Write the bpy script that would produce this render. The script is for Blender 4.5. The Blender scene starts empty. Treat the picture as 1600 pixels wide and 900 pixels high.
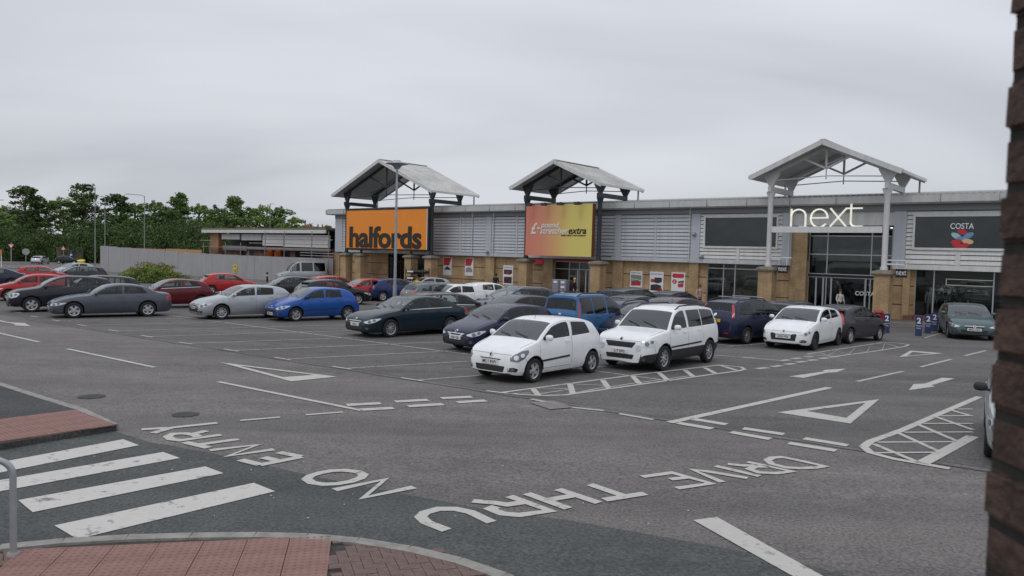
import bpy, bmesh, math, random
from mathutils import Vector, Matrix
from mathutils.bvhtree import BVHTree
from mathutils.geometry import tessellate_polygon
R = math.radians
random.seed(7)
scene = bpy.context.scene
COL = scene.collection
# ------------------------------------------------------------------ camera
K = 0.941                                  # building drawing units -> metres
GS = 0.00935                               # the car park falls gently away from the viewer (rise per metre)
FPX, PITCH, ROLL, CAMH = 1176.53, 0.0473112, 0.0256927, 2.9   # solved for a 1600 x 900 picture
fw = Vector((0, math.cos(PITCH), -math.sin(PITCH)))
_up = Vector((0, math.sin(PITCH), math.cos(PITCH)))
_rt = Vector((1, 0, 0))
rt = _rt * math.cos(ROLL) + _up * math.sin(ROLL)
up = -_rt * math.sin(ROLL) + _up * math.cos(ROLL)
cam_d = bpy.data.cameras.new('camera')
cam_d.sensor_width = 36.0
cam_d.lens = FPX / 1600 * 36.0
cam_d.clip_start = 0.05
cam_d.clip_end = 3000
cam_d.dof.use_dof = True; cam_d.dof.focus_distance = 24.0; cam_d.dof.aperture_fstop = 5.5     # a phone lens: only the jamb an arm's length away softens
cam = bpy.data.objects.new('camera', cam_d)
M = Matrix((rt, up, -fw)).transposed().to_4x4()
M.translation = Vector((0, 0, CAMH))
cam.matrix_world = M
COL.objects.link(cam)
scene.camera = cam
# ------------------------------------------------------------------ sky
SUN_EL, SUN_AZ = R(58), R(215)         # azimuth measured clockwise from +Y
world = bpy.data.worlds.new('World')
scene.world = world
world.use_nodes = True
nt = world.node_tree
nt.nodes.clear()
def wn(t, **kw):
    n = nt.nodes.new(t)
    for k, v in kw.items(): setattr(n, k, v)
    return n
out = wn('ShaderNodeOutputWorld')
sky = wn('ShaderNodeTexSky', sky_type='NISHITA', sun_disc=False, sun_elevation=SUN_EL, sun_rotation=SUN_AZ)
bg1 = wn('ShaderNodeBackground'); bg1.inputs['Strength'].default_value = 0.1
nt.links.new(sky.outputs[0], bg1.inputs[0])
tc = wn('ShaderNodeTexCoord')
sep = wn('ShaderNodeSeparateXYZ'); nt.links.new(tc.outputs['Generated'], sep.inputs[0])
zc = wn('ShaderNodeMath', operation='MAXIMUM'); zc.inputs[1].default_value = 0.0
nt.links.new(sep.outputs[2], zc.inputs[0])
za = wn('ShaderNodeMath', operation='ADD'); za.inputs[1].default_value = 0.22
nt.links.new(zc.outputs[0], za.inputs[0])
dx = wn('ShaderNodeMath', operation='DIVIDE'); dy = wn('ShaderNodeMath', operation='DIVIDE')
nt.links.new(sep.outputs[0], dx.inputs[0]); nt.links.new(za.outputs[0], dx.inputs[1])
nt.links.new(sep.outputs[1], dy.inputs[0]); nt.links.new(za.outputs[0], dy.inputs[1])
cmb = wn('ShaderNodeCombineXYZ'); nt.links.new(dx.outputs[0], cmb.inputs[0]); nt.links.new(dy.outputs[0], cmb.inputs[1])
cs_ = wn('ShaderNodeMapping'); cs_.inputs['Scale'].default_value = (0.30, 0.55, 1); cs_.inputs['Location'].default_value = (1.5, 0.4, 0); cs_.inputs['Rotation'].default_value = (0, 0, R(18))
nt.links.new(cmb.outputs[0], cs_.inputs['Vector'])
nz = wn('ShaderNodeTexNoise'); nz.inputs['Scale'].default_value = 1.5; nz.inputs['Detail'].default_value = 3.5; nz.inputs['Roughness'].default_value = 0.5
nz.inputs['Distortion'].default_value = 0.5
nt.links.new(cs_.outputs[0], nz.inputs['Vector'])
rmp = wn('ShaderNodeValToRGB')
rmp.color_ramp.elements[0].position = 0.30; rmp.color_ramp.elements[0].color = (0.47, 0.495, 0.545, 1)
rmp.color_ramp.elements[1].position = 0.68; rmp.color_ramp.elements[1].color = (0.68, 0.70, 0.75, 1)
nt.links.new(nz.outputs[0], rmp.inputs[0])
# standard overcast sky: brighter towards the zenith
ov = wn('ShaderNodeMath', operation='MULTIPLY_ADD'); ov.inputs[1].default_value = 0.8; ov.inputs[2].default_value = 0.95
nt.links.new(zc.outputs[0], ov.inputs[0])
bg2 = wn('ShaderNodeBackground')
nt.links.new(rmp.outputs[0], bg2.inputs[0]); nt.links.new(ov.outputs[0], bg2.inputs[1])
mx = wn('ShaderNodeMixShader'); mx.inputs[0].default_value = 0.95
nt.links.new(bg1.outputs[0], mx.inputs[1]); nt.links.new(bg2.outputs[0], mx.inputs[2])
nt.links.new(mx.outputs[0], out.inputs[0])
sd = bpy.data.lights.new('sun', 'SUN'); sd.energy = 0.6; sd.angle = R(25); sd.color = (1, 0.97, 0.93)
so = bpy.data.objects.new('sun', sd)
sdir = Vector((math.sin(SUN_AZ) * math.cos(SUN_EL), math.cos(SUN_AZ) * math.cos(SUN_EL), math.sin(SUN_EL)))
so.rotation_euler = sdir.to_track_quat('Z', 'Y').to_euler()
so.location = (0, 0, 40)
COL.objects.link(so)
vs = scene.view_settings
vs.view_transform = 'Standard'; vs.look = 'None'; vs.exposure = 0.0; vs.gamma = 1.0; vs.use_curve_mapping = False
scene.cycles.max_bounces = 6; scene.cycles.transparent_max_bounces = 12
scene.cycles.glossy_bounces = 3; scene.cycles.diffuse_bounces = 3
scene.cycles.use_denoising = True
# ------------------------------------------------------------------ pixels -> places
def ray(x, y):
    return fw + rt * ((x - 800) / FPX) - up * ((y - 450) / FPX)
def G(x, y, z=0.0):                       # where the sight line of a photo pixel meets the level z
    d = ray(x, y); t = (z - CAMH) / (d.z + GS * d.y); p = d * t
    return Vector((p.x, p.y, z))          # heights are kept relative to the sloping ground until the end of the script
FU = Vector((-0.77092, 0.63693, 0)); FN = Vector((-0.63693, -0.77092, 0)); FO = Vector((24.0244 * K, 45.3933 * K, CAMH - 3.5067 * K))
FROT = math.atan2(FU.y, FU.x)
def FS(x, y, n=0.0):                      # pixel -> (along facade, height) on the plane n metres in front of the facade
    d = ray(x, y); c = Vector((0, 0, CAMH)); t = (FO + FN * (n * K) - c).dot(FN) / d.dot(FN)
    P = (c + d * t - FO) / K
    return P.dot(FU), P.z
def fs(x, n=0.0, y=400): return FS(x, y, n)[0]
def FW(s, n, z=0): p = FO + (FU * s + FN * n) * K; return Vector((p.x, p.y, z * K))
def project(p):
    q = Vector(p) - Vector((0, 0, CAMH + GS * p[1])); d = q.dot(fw); return 800 + FPX * q.dot(rt) / d, 450 - FPX * q.dot(up) / d
# ------------------------------------------------------------------ materials
MATS = {}
def mat(name, col=(.5, .5, .5), rough=.6, metal=0.0, spec=.5, coat=0.0, noise=0.0, nscale=8.0, bump=0.0, bscale=40.0, emit=None, ior=1.5, hue=None):
    if name in MATS: return MATS[name]
    m = bpy.data.materials.new(name); m.use_nodes = True
    t = m.node_tree; b = t.nodes['Principled BSDF']
    b.inputs['Base Color'].default_value = (*col, 1); b.inputs['Roughness'].default_value = rough
    b.inputs['Metallic'].default_value = metal; b.inputs['Specular IOR Level'].default_value = spec
    b.inputs['Coat Weight'].default_value = coat; b.inputs['Coat Roughness'].default_value = 0.04; b.inputs['IOR'].default_value = ior
    if emit: b.inputs['Emission Color'].default_value = (*emit[:3], 1); b.inputs['Emission Strength'].default_value = emit[3]
    if noise or bump:
        tcn = t.nodes.new('ShaderNodeTexCoord')
        if noise:
            n1 = t.nodes.new('ShaderNodeTexNoise'); n1.inputs['Scale'].default_value = nscale; n1.inputs['Detail'].default_value = 6; n1.inputs['Roughness'].default_value = .65
            t.links.new(tcn.outputs['Object'], n1.inputs['Vector'])
            r1 = t.nodes.new('ShaderNodeValToRGB')
            lo = [max(0, c * (1 - noise)) for c in col]; hi = [min(1, c * (1 + noise)) for c in (hue or col)]
            r1.color_ramp.elements[0].position = .32; r1.color_ramp.elements[0].color = (*lo, 1)
            r1.color_ramp.elements[1].position = .68; r1.color_ramp.elements[1].color = (*hi, 1)
            t.links.new(n1.outputs[0], r1.inputs[0]); t.links.new(r1.outputs[0], b.inputs['Base Color'])
        if bump:
            n2 = t.nodes.new('ShaderNodeTexNoise'); n2.inputs['Scale'].default_value = bscale; n2.inputs['Detail'].default_value = 4
            t.links.new(tcn.outputs['Object'], n2.inputs['Vector'])
            bp = t.nodes.new('ShaderNodeBump'); bp.inputs['Strength'].default_value = bump; bp.inputs['Distance'].default_value = .02
            t.links.new(n2.outputs[0], bp.inputs['Height']); t.links.new(bp.outputs[0], b.inputs['Normal'])
    MATS[name] = m
    return m
def glass_mat(name, tint, ior):
    m = bpy.data.materials.new(name); m.use_nodes = True; t = m.node_tree; t.nodes.clear()
    o = t.nodes.new('ShaderNodeOutputMaterial'); tr = t.nodes.new('ShaderNodeBsdfTransparent'); gl = t.nodes.new('ShaderNodeBsdfGlossy')
    tr.inputs[0].default_value = (*tint, 1); gl.inputs['Roughness'].default_value = .015; gl.inputs[0].default_value = (.93, .97, 1, 1)
    fr = t.nodes.new('ShaderNodeFresnel'); fr.inputs[0].default_value = ior
    mm = t.nodes.new('ShaderNodeMixShader')
    t.links.new(fr.outputs[0], mm.inputs[0]); t.links.new(tr.outputs[0], mm.inputs[1]); t.links.new(gl.outputs[0], mm.inputs[2]); t.links.new(mm.outputs[0], o.inputs[0])
    MATS[name] = m
    return m
def asphalt_mat(name, c1, c2, big=.25, spec=.3, crack=0.0):
    m = bpy.data.materials.new(name); m.use_nodes = True; t = m.node_tree; b = t.nodes['Principled BSDF']
    b.inputs['Roughness'].default_value = .8; b.inputs['Specular IOR Level'].default_value = spec
    geo = t.nodes.new('ShaderNodeNewGeometry')
    def nz(sc, det=4):
        n = t.nodes.new('ShaderNodeTexNoise'); n.inputs['Scale'].default_value = sc; n.inputs['Detail'].default_value = det; n.inputs['Roughness'].default_value = .6
        t.links.new(geo.outputs['Position'], n.inputs['Vector']); return n
    a = nz(big); f = nz(26, 5); s = nz(2.2, 6)
    r = t.nodes.new('ShaderNodeValToRGB'); r.color_ramp.elements[0].position = .3; r.color_ramp.elements[1].position = .7
    r.color_ramp.elements[0].color = (*c1, 1); r.color_ramp.elements[1].color = (*c2, 1)
    ad = t.nodes.new('ShaderNodeMath'); ad.operation = 'MULTIPLY_ADD'; ad.inputs[1].default_value = .45
    t.links.new(s.outputs[0], ad.inputs[0])
    hb = t.nodes.new('ShaderNodeMath'); hb.operation = 'MULTIPLY'; hb.inputs[1].default_value = .55
    t.links.new(a.outputs[0], hb.inputs[0]); t.links.new(hb.outputs[0], ad.inputs[2]); t.links.new(ad.outputs[0], r.inputs[0])
    r2 = t.nodes.new('ShaderNodeValToRGB'); r2.color_ramp.elements[0].position = .35; r2.color_ramp.elements[1].position = .72
    r2.color_ramp.elements[0].color = (.55, .55, .55, 1); r2.color_ramp.elements[1].color = (1.42, 1.42, 1.42, 1)
    t.links.new(f.outputs[0], r2.inputs[0])
    mu = t.nodes.new('ShaderNodeMix'); mu.data_type = 'RGBA'; mu.blend_type = 'MULTIPLY'; mu.inputs[0].default_value = 1
    t.links.new(r.outputs[0], mu.inputs[6]); t.links.new(r2.outputs[0], mu.inputs[7]); t.links.new(mu.outputs[2], b.inputs['Base Color'])
    mp = t.nodes.new('ShaderNodeMapping'); mp.inputs['Rotation'].default_value = (0, 0, R(36)); mp.inputs['Scale'].default_value = (.05, .75, 1)
    t.links.new(geo.outputs['Position'], mp.inputs['Vector'])
    n3 = t.nodes.new('ShaderNodeTexNoise'); n3.inputs['Scale'].default_value = 1.0; n3.inputs['Detail'].default_value = 5; n3.inputs['Roughness'].default_value = .6; t.links.new(mp.outputs[0], n3.inputs['Vector'])
    r3 = t.nodes.new('ShaderNodeValToRGB'); r3.color_ramp.elements[0].position = .34; r3.color_ramp.elements[1].position = .66
    r3.color_ramp.elements[0].color = (.78, .78, .79, 1); r3.color_ramp.elements[1].color = (1.14, 1.12, 1.1, 1); t.links.new(n3.outputs[0], r3.inputs[0])
    n4 = nz(.9, 3); r4 = t.nodes.new('ShaderNodeValToRGB'); r4.color_ramp.elements[0].position = .22; r4.color_ramp.elements[1].position = .36
    r4.color_ramp.elements[0].color = (.72, .71, .71, 1); r4.color_ramp.elements[1].color = (1, 1, 1, 1); t.links.new(n4.outputs[0], r4.inputs[0])
    src = mu.outputs[2]
    for rr_ in (r3, r4):
        m2 = t.nodes.new('ShaderNodeMix'); m2.data_type = 'RGBA'; m2.blend_type = 'MULTIPLY'; m2.inputs[0].default_value = 1
        t.links.new(src, m2.inputs[6]); t.links.new(rr_.outputs[0], m2.inputs[7]); src = m2.outputs[2]
    t.links.new(src, b.inputs['Base Color'])
    bp = t.nodes.new('ShaderNodeBump'); bp.inputs['Strength'].default_value = .35; bp.inputs['Distance'].default_value = .01
    t.links.new(f.outputs[0], bp.inputs['Height']); t.links.new(bp.outputs[0], b.inputs['Normal'])
    MATS[name] = m
    return m
def paint_line_mat(name, col, under, wear=.42):
    m = bpy.data.materials.new(name); m.use_nodes = True; t = m.node_tree; b = t.nodes['Principled BSDF']; b.inputs['Roughness'].default_value = .7
    geo = t.nodes.new('ShaderNodeNewGeometry')
    n = t.nodes.new('ShaderNodeTexNoise'); n.inputs['Scale'].default_value = 5; n.inputs['Detail'].default_value = 8; n.inputs['Roughness'].default_value = .75
    t.links.new(geo.outputs['Position'], n.inputs['Vector'])
    r = t.nodes.new('ShaderNodeValToRGB'); r.color_ramp.elements[0].position = wear - .05; r.color_ramp.elements[1].position = wear + .05
    r.color_ramp.elements[0].color = (*under, 1); r.color_ramp.elements[1].color = (*col, 1)
    e = r.color_ramp.elements.new(.75); e.color = (*[c * .86 for c in col], 1)
    t.links.new(n.outputs[0], r.inputs[0]); t.links.new(r.outputs[0], b.inputs['Base Color'])
    MATS[name] = m
    return m
def brick_mat(name, c1, c2, mortar, bw=.225, bh=.075, horiz='XZ'):
    m = bpy.data.materials.new(name); m.use_nodes = True; t = m.node_tree; b = t.nodes['Principled BSDF']; b.inputs['Roughness'].default_value = .85
    tcn = t.nodes.new('ShaderNodeTexCoord'); sp = t.nodes.new('ShaderNodeSeparateXYZ'); cb = t.nodes.new('ShaderNodeCombineXYZ')
    t.links.new(tcn.outputs['Object'], sp.inputs[0])
    ad = t.nodes.new('ShaderNodeMath'); ad.operation = 'ADD'
    t.links.new(sp.outputs[0], ad.inputs[0]); t.links.new(sp.outputs[1], ad.inputs[1]); t.links.new(ad.outputs[0], cb.inputs[0]); t.links.new(sp.outputs[2], cb.inputs[1])
    br = t.nodes.new('ShaderNodeTexBrick'); br.inputs['Scale'].default_value = 1; br.inputs['Brick Width'].default_value = bw; br.inputs['Row Height'].default_value = bh
    br.inputs['Mortar Size'].default_value = .008; br.inputs['Color1'].default_value = (*c1, 1); br.inputs['Color2'].default_value = (*c2, 1); br.inputs['Mortar'].default_value = (*mortar, 1)
    t.links.new(cb.outputs[0], br.inputs['Vector'])
    n = t.nodes.new('ShaderNodeTexNoise'); n.inputs['Scale'].default_value = 1.1; n.inputs['Detail'].default_value = 7
    t.links.new(tcn.outputs['Object'], n.inputs['Vector'])
    r = t.nodes.new('ShaderNodeValToRGB'); r.color_ramp.elements[0].position = .3; r.color_ramp.elements[1].position = .7
    r.color_ramp.elements[0].color = (.72, .7, .68, 1); r.color_ramp.elements[1].color = (1.15, 1.12, 1.1, 1); t.links.new(n.outputs[0], r.inputs[0])
    mu = t.nodes.new('ShaderNodeMix'); mu.data_type = 'RGBA'; mu.blend_type = 'MULTIPLY'; mu.inputs[0].default_value = 1
    t.links.new(br.outputs[0], mu.inputs[6]); t.links.new(r.outputs[0], mu.inputs[7]); t.links.new(mu.outputs[2], b.inputs['Base Color'])
    MATS[name] = m
    return m
asphalt_mat('asphalt_old', (.125, .115, .110), (.20, .187, .178))
asphalt_mat('asphalt_park', (.102, .096, .092), (.16, .151, .146), .18)
asphalt_mat('asphalt_new', (.068, .074, .073), (.105, .112, .109), .5)
asphalt_mat('asphalt_dark', (.05, .053, .052), (.075, .078, .076), .6)
paint_line_mat('road_paint', (.47, .46, .42), (.21, .2, .19), .40)
paint_line_mat('road_paint_worn', (.53, .51, .48), (.16, .155, .15), .39)
paint_line_mat('road_paint_thin', (.42, .415, .39), (.14, .135, .13), .43)
def streaks(name, amt=.16):                 # rain-washed dirt running down a painted sheet
    m = MATS[name]; t = m.node_tree; b = t.nodes['Principled BSDF']; lk = b.inputs['Base Color'].links
    src = lk[0].from_socket if lk else None
    tcn = t.nodes.new('ShaderNodeTexCoord'); mp = t.nodes.new('ShaderNodeMapping'); mp.inputs['Scale'].default_value = (2.6, 2.6, .22); t.links.new(tcn.outputs['Object'], mp.inputs['Vector'])
    n = t.nodes.new('ShaderNodeTexNoise'); n.inputs['Scale'].default_value = 1.6; n.inputs['Detail'].default_value = 6; n.inputs['Roughness'].default_value = .7; t.links.new(mp.outputs[0], n.inputs['Vector'])
    r = t.nodes.new('ShaderNodeValToRGB'); r.color_ramp.elements[0].position = .36; r.color_ramp.elements[1].position = .6
    r.color_ramp.elements[0].color = (1 - amt * 1.9, 1 - amt * 2.0, 1 - amt * 2.2, 1); r.color_ramp.elements[1].color = (1.03, 1.03, 1.03, 1); t.links.new(n.outputs[0], r.inputs[0])
    mu = t.nodes.new('ShaderNodeMix'); mu.data_type = 'RGBA'; mu.blend_type = 'MULTIPLY'; mu.inputs[0].default_value = 1
    if src: t.links.new(src, mu.inputs[6])
    else: mu.inputs[6].default_value = b.inputs['Base Color'].default_value
    t.links.new(r.outputs[0], mu.inputs[7]); t.links.new(mu.outputs[2], b.inputs['Base Color'])
mat('kerb_stone', (.27, .26, .24), .85, noise=.2, nscale=6, bump=.3)
mat('tactile_red', (.24, .135, .115), .85, noise=.22, nscale=3, bump=.3, bscale=90)
mat('paver_brown', (.15, .1, .085), .85, noise=.3, nscale=5, bump=.3)
mat('joint_dark', (.05, .045, .04), .95, noise=.3)
mat('grass', (.07, .12, .035), .9, noise=.45, nscale=1.5)
brick_mat('buff_brick', (.52, .36, .19), (.42, .285, .145), (.34, .28, .2))
brick_mat('red_brick', (.22, .085, .06), (.17, .07, .05), (.2, .16, .14))
brick_mat('orange_brick', (.4, .2, .1), (.33, .17, .09), (.3, .25, .2))
mat('groove', (.09, .055, .04), .9)
mat('cladding', (.52, .54, .57), .45, noise=.05, nscale=1.2)
mat('cladding_white', (.66, .66, .64), .5, noise=.06, nscale=1.2)
mat('pilaster_grey', (.47, .495, .54), .5, noise=.04)
mat('soffit', (.22, .235, .25), .6)
mat('gutter_white', (.6, .61, .6), .5, noise=.06, nscale=.8)
mat('roof_sheet', (.42, .42, .41), .6, noise=.12, nscale=1)
mat('steel_white', (.66, .67, .66), .45, noise=.06, nscale=3)
mat('steel_dark', (.03, .04, .047), .45)
mat('roof_under', (.42, .425, .42), .6, noise=.2, nscale=.6)
mat('roof_under_next', (.5, .5, .49), .6, noise=.12, nscale=.6)
mat('canopy_sheet', (.5, .5, .48), .55, noise=.22, nscale=.5)
mat('pier_cap', (.2, .18, .14), .9, noise=.35, nscale=6)
mat('sign_orange', (.85, .27, .02), .4, noise=.05, nscale=.4)
mat('sign_black', (.012, .011, .012), .5)
mat('letter_black', (.02, .012, .008), .4)
mat('white_print', (.75, .75, .75), .5)
mat('red_print', (.5, .03, .04), .5)
mat('dark_print', (.04, .035, .05), .5)
mat('grey_print', (.3, .27, .26), .5)
mat('sign_white_lit', (.8, .8, .72), .4, emit=(1, .97, .8, .35))
mat('aluminium', (.42, .44, .45), .4, metal=.5)
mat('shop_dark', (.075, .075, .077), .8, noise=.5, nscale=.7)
mat('shop_mid', (.26, .24, .21), .8, noise=.4, nscale=.8)
mat('tube_cream', (.5, .5, .44), .4)
glass_mat('shop_glass', (.74, .78, .78), 1.5)
glass_mat('car_glass', (.68, .72, .71), 1.5); glass_mat('screen_glass', (.78, .83, .82), 2.0)
glass_mat('car_glass_dark', (.10, .11, .115), 1.6)
mat('rubber', (.016, .016, .017), .85, noise=.3, nscale=20)
mat('black_plastic', (.022, .022, .024), .6)
mat('interior', (.12, .118, .115), .85)
mat('seat_cloth', (.16, .155, .15), .9, noise=.3, nscale=4)
mat('alloy', (.5, .51, .53), .35, metal=.75)
mat('alloy_dark', (.06, .06, .065), .4, metal=.5)
mat('chrome', (.75, .76, .78), .15, metal=1.0)
mat('lamp_clear', (.62, .65, .68), .12, metal=.35, coat=1)
mat('lamp_bezel', (.16, .165, .175), .2, metal=.4, coat=1)
mat('lamp_red', (.42, .012, .015), .2, coat=1)
mat('lamp_amber', (.7, .2, .02), .2, coat=1)
mat('plate_white', (.72, .72, .7), .4)
mat('plate_yellow', (.75, .5, .03), .4)
mat('plate_text', (.012, .012, .012), .5)
mat('galvanised', (.36, .38, .4), .45, metal=.45, noise=.12, nscale=5)
mat('post_green', (.2, .235, .21), .55)
mat('hoarding_grey', (.345, .34, .345), .7, noise=.05, nscale=.5)
mat('ply', (.45, .26, .13), .8, noise=.2, nscale=2)
mat('sign_yellow', (.75, .55, .02), .5)
mat('sign_blue', (.025, .04, .12), .5)
mat('bin_red', (.42, .025, .03), .4)
mat('scaffold', (.3, .29, .27), .5, metal=.5)
mat('concrete', (.3, .29, .28), .9, noise=.15)
mat('bark', (.09, .065, .045), .95, noise=.3)

for _n, _a in (('cladding', .06), ('cladding_white', .06), ('gutter_white', .06), ('pilaster_grey', .04), ('steel_white', .04), ('hoarding_grey', .05), ('canopy_sheet', .08), ('buff_brick', .09), ('kerb_stone', .1)): streaks(_n, _a)
mat('shop_light', (.8, .8, .75), .5, emit=(1, .93, .8, 5.0))
# ------------------------------------------------------------------ helpers
class MB:
    def __init__(s): s.v = []; s.f = []; s.m = []
    def add(s, vs, fs, mi=0):
        o = len(s.v); s.v += [tuple(p) for p in vs]; s.f += [tuple(o + i for i in f) for f in fs]; s.m += [mi] * len(fs); return s
    def box(s, x0, x1, y0, y1, z0, z1, mi=0):
        if x1 < x0: x0, x1 = x1, x0
        if y1 < y0: y0, y1 = y1, y0
        v = [(x, y, z) for z in (z0, z1) for x, y in ((x0, y0), (x1, y0), (x1, y1), (x0, y1))]
        return s.add(v, [(3, 2, 1, 0), (4, 5, 6, 7), (0, 1, 5, 4), (1, 2, 6, 5), (2, 3, 7, 6), (3, 0, 4, 7)], mi)
    def bar(s, a, b, w, h, upv=(0, 0, 1), mi=0):
        a = Vector(a); b = Vector(b); d = (b - a).normalized(); upv = Vector(upv)
        if abs(d.dot(upv)) > .98: upv = Vector((1, 0, 0))
        x = d.cross(upv).normalized() * (w / 2); y = x.cross(d).normalized() * (h / 2)
        v = [p + q for p in (a, b) for q in (-x - y, x - y, x + y, -x + y)]
        return s.add(v, [(3, 2, 1, 0), (4, 5, 6, 7), (0, 1, 5, 4), (1, 2, 6, 5), (2, 3, 7, 6), (3, 0, 4, 7)], mi)
    def tube(s, pts, r, seg=8, mi=0):
        pts = [Vector(p) for p in pts]; n = len(pts); vs = []; fs = []
        rr = r if isinstance(r, (list, tuple)) else [r] * n
        u = None
        for i, p in enumerate(pts):
            d = (pts[min(i + 1, n - 1)] - pts[max(i - 1, 0)]).normalized()
            if u is None:
                u = d.orthogonal().normalized()
            else:
                u = (u - d * u.dot(d)).normalized()
            w = d.cross(u)
            vs += [p + (u * math.cos(2 * math.pi * k / seg) + w * math.sin(2 * math.pi * k / seg)) * rr[i] for k in range(seg)]
        for i in range(n - 1):
            for k in range(seg):
                k2 = (k + 1) % seg
                fs.append((i * seg + k, i * seg + k2, (i + 1) * seg + k2, (i + 1) * seg + k))
        fs.append(tuple(reversed(range(seg)))); fs.append(tuple((n - 1) * seg + k for k in range(seg)))
        return s.add(vs, fs, mi)
    def lathe(s, prof, seg=16, axis='z', c=(0, 0, 0), mi=0):
        vs = []; fs = []; n = len(prof)
        for k in range(seg):
            a = 2 * math.pi * k / seg
            for r_, h in prof:
                p = (r_ * math.cos(a), r_ * math.sin(a), h) if axis == 'z' else (r_ * math.cos(a), h, r_ * math.sin(a))
                vs.append((p[0] + c[0], p[1] + c[1], p[2] + c[2]))
        for k in range(seg):
            k2 = (k + 1) % seg
            for j in range(n - 1):
                q = (k * n + j, k2 * n + j, k2 * n + j + 1, k * n + j + 1)
                fs.append(q if axis == 'z' else q[::-1])
        return s.add(vs, fs, mi)
    def prism(s, poly, z0, z1, mi=0):
        n = len(poly); ar = sum(poly[i][0] * poly[(i + 1) % n][1] - poly[(i + 1) % n][0] * poly[i][1] for i in range(n))
        if ar < 0: poly = poly[::-1]
        v = [(p[0], p[1], z0) for p in poly] + [(p[0], p[1], z1) for p in poly]
        f = [tuple(reversed(range(n))), tuple(range(n, 2 * n))] + [(i, (i + 1) % n, n + (i + 1) % n, n + i) for i in range(n)]
        return s.add(v, f, mi)
    def mesh(s, name, mats):
        me = bpy.data.meshes.new(name); me.from_pydata(s.v, [], s.f)
        for m in (mats if isinstance(mats, (list, tuple)) else [mats]): me.materials.append(MATS[m] if isinstance(m, str) else m)
        if any(s.m): me.polygons.foreach_set('material_index', s.m)
        me.update(); return me
    def build(s, name, mats, parent=None, smooth=0):
        me = s.mesh(name, mats)
        if smooth:
            me.shade_smooth(); me.set_sharp_from_angle(angle=R(smooth))
        return ob(name, me, parent)
def ob(name, me, parent=None, loc=None, rot=None):
    o = bpy.data.objects.new(name, me); COL.objects.link(o)
    if parent: o.parent = parent
    if loc is not None: o.location = loc
    if rot is not None: o.rotation_euler = rot
    return o
def tag(o, label=None, cat=None, group=None, kind=None):
    if label: o['label'] = label
    if cat: o['category'] = cat
    if group: o['group'] = group
    if kind: o['kind'] = kind
    return o
def thing(name, label, cat, loc=(0, 0, 0), rz=0, group=None):
    o = bpy.data.objects.new(name, None); COL.objects.link(o); o.location = loc; o.rotation_euler = (0, 0, rz); o.empty_display_size = .3
    if rz == FROT: o.scale = (K, K, K)
    return tag(o, label, cat, group)
def text_mesh(txt, size, ext=.01, off=0.0, shear=0.0, sx=1.0, align='CENTER', m='plate_text', space=1.0):
    cu = bpy.data.curves.new('t', 'FONT'); cu.body = txt; cu.size = size; cu.extrude = ext; cu.offset = off; cu.shear = shear; cu.align_x = align; cu.space_character = space
    cu.resolution_u = 4
    o = bpy.data.objects.new('t', cu); COL.objects.link(o)
    dg = bpy.context.evaluated_depsgraph_get()
    me = bpy.data.meshes.new_from_object(o.evaluated_get(dg)); bpy.data.objects.remove(o); bpy.data.curves.remove(cu)
    if sx != 1: me.transform(Matrix.Diagonal((sx, 1, 1, 1)))
    me.materials.clear(); me.materials.append(MATS[m]); me.name = 'lettering'
    return me
TXT_UP = Matrix(((1, 0, 0, 0), (0, 0, -1, 0), (0, 1, 0, 0), (0, 0, 0, 1)))   # text plane -> XZ, facing -Y
TXT_FACE = Matrix(((-1, 0, 0, 0), (0, 0, 1, 0), (0, 1, 0, 0), (0, 0, 0, 1)))  # text plane -> XZ, facing +Y (facade outwards)
def sheet(name, pts, z, m, parent=None, kind='structure'):
    mb = MB(); mb.add([(p[0], p[1], z) for p in pts], [tuple(range(len(pts)))])
    me = mb.mesh(name, m)
    if me.polygons[0].normal.z < 0: me.flip_normals()
    o = ob(name, me, parent)
    if kind and not parent: o['kind'] = kind
    return o
def stroke(mb, pts, w, z, closed=False):
    pts = [Vector((p[0], p[1], 0)) for p in pts]; n = len(pts); L = []; Rr = []
    for i in range(n):
        if closed: a = pts[i - 1]; b = pts[(i + 1) % n]
        else: a = pts[max(i - 1, 0)]; b = pts[min(i + 1, n - 1)]
        d1 = (pts[i] - a).normalized() if (pts[i] - a).length > 1e-6 else None
        d2 = (b - pts[i]).normalized() if (b - pts[i]).length > 1e-6 else None
        d = ((d1 or d2) + (d2 or d1)); d = d.normalized() if d.length > 1e-3 else (d2 or d1)
        k = 1.0
        if d1 and d2: k = min(1.25, 1 / max(.3, d.dot(d2)))
        nn = Vector((-d.y, d.x, 0)) * (w / 2 * k)
        L.append(pts[i] + nn); Rr.append(pts[i] - nn)
    v = [(p.x, p.y, z) for p in L] + [(p.x, p.y, z) for p in Rr]
    f = [(n + i, n + i + 1, i + 1, i) for i in range(n - 1)]
    if closed: f.append((2 * n - 1, n, 0, n - 1))
    mb.add(v, f)
# ------------------------------------------------------------------ ground
sheet('ground', [(-900, -300), (900, -300), (900, 1500), (-900, 1500)], 0, 'asphalt_old')
ROWDIR = Vector((math.sin(R(126)), math.cos(R(126)), 0))            # direction of the parking rows
ROW0 = G(280, 535)
park = sheet('car_park', [ROW0 - ROWDIR * 20, ROW0 + ROWDIR * 36, ROW0 + ROWDIR * 40 + Vector((.63, .77, 0)) * 34, ROW0 - ROWDIR * 70 + Vector((.63, .77, 0)) * 34, ROW0 - ROWDIR * 70 + Vector((.3, .5, 0)) * 16], .004, 'asphalt_park')
patch_px = [(150, 665), (230, 690), (330, 708), (480, 742), (610, 768), (760, 797), (900, 815), (1000, 833), (1130, 856), (1250, 880), (1340, 905), (1340, 1100), (400, 1100), (-400, 1100), (-400, 730), (0, 690)]
new_surf = sheet('access_road', [G(*p) for p in patch_px], .004, 'asphalt_new')
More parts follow.
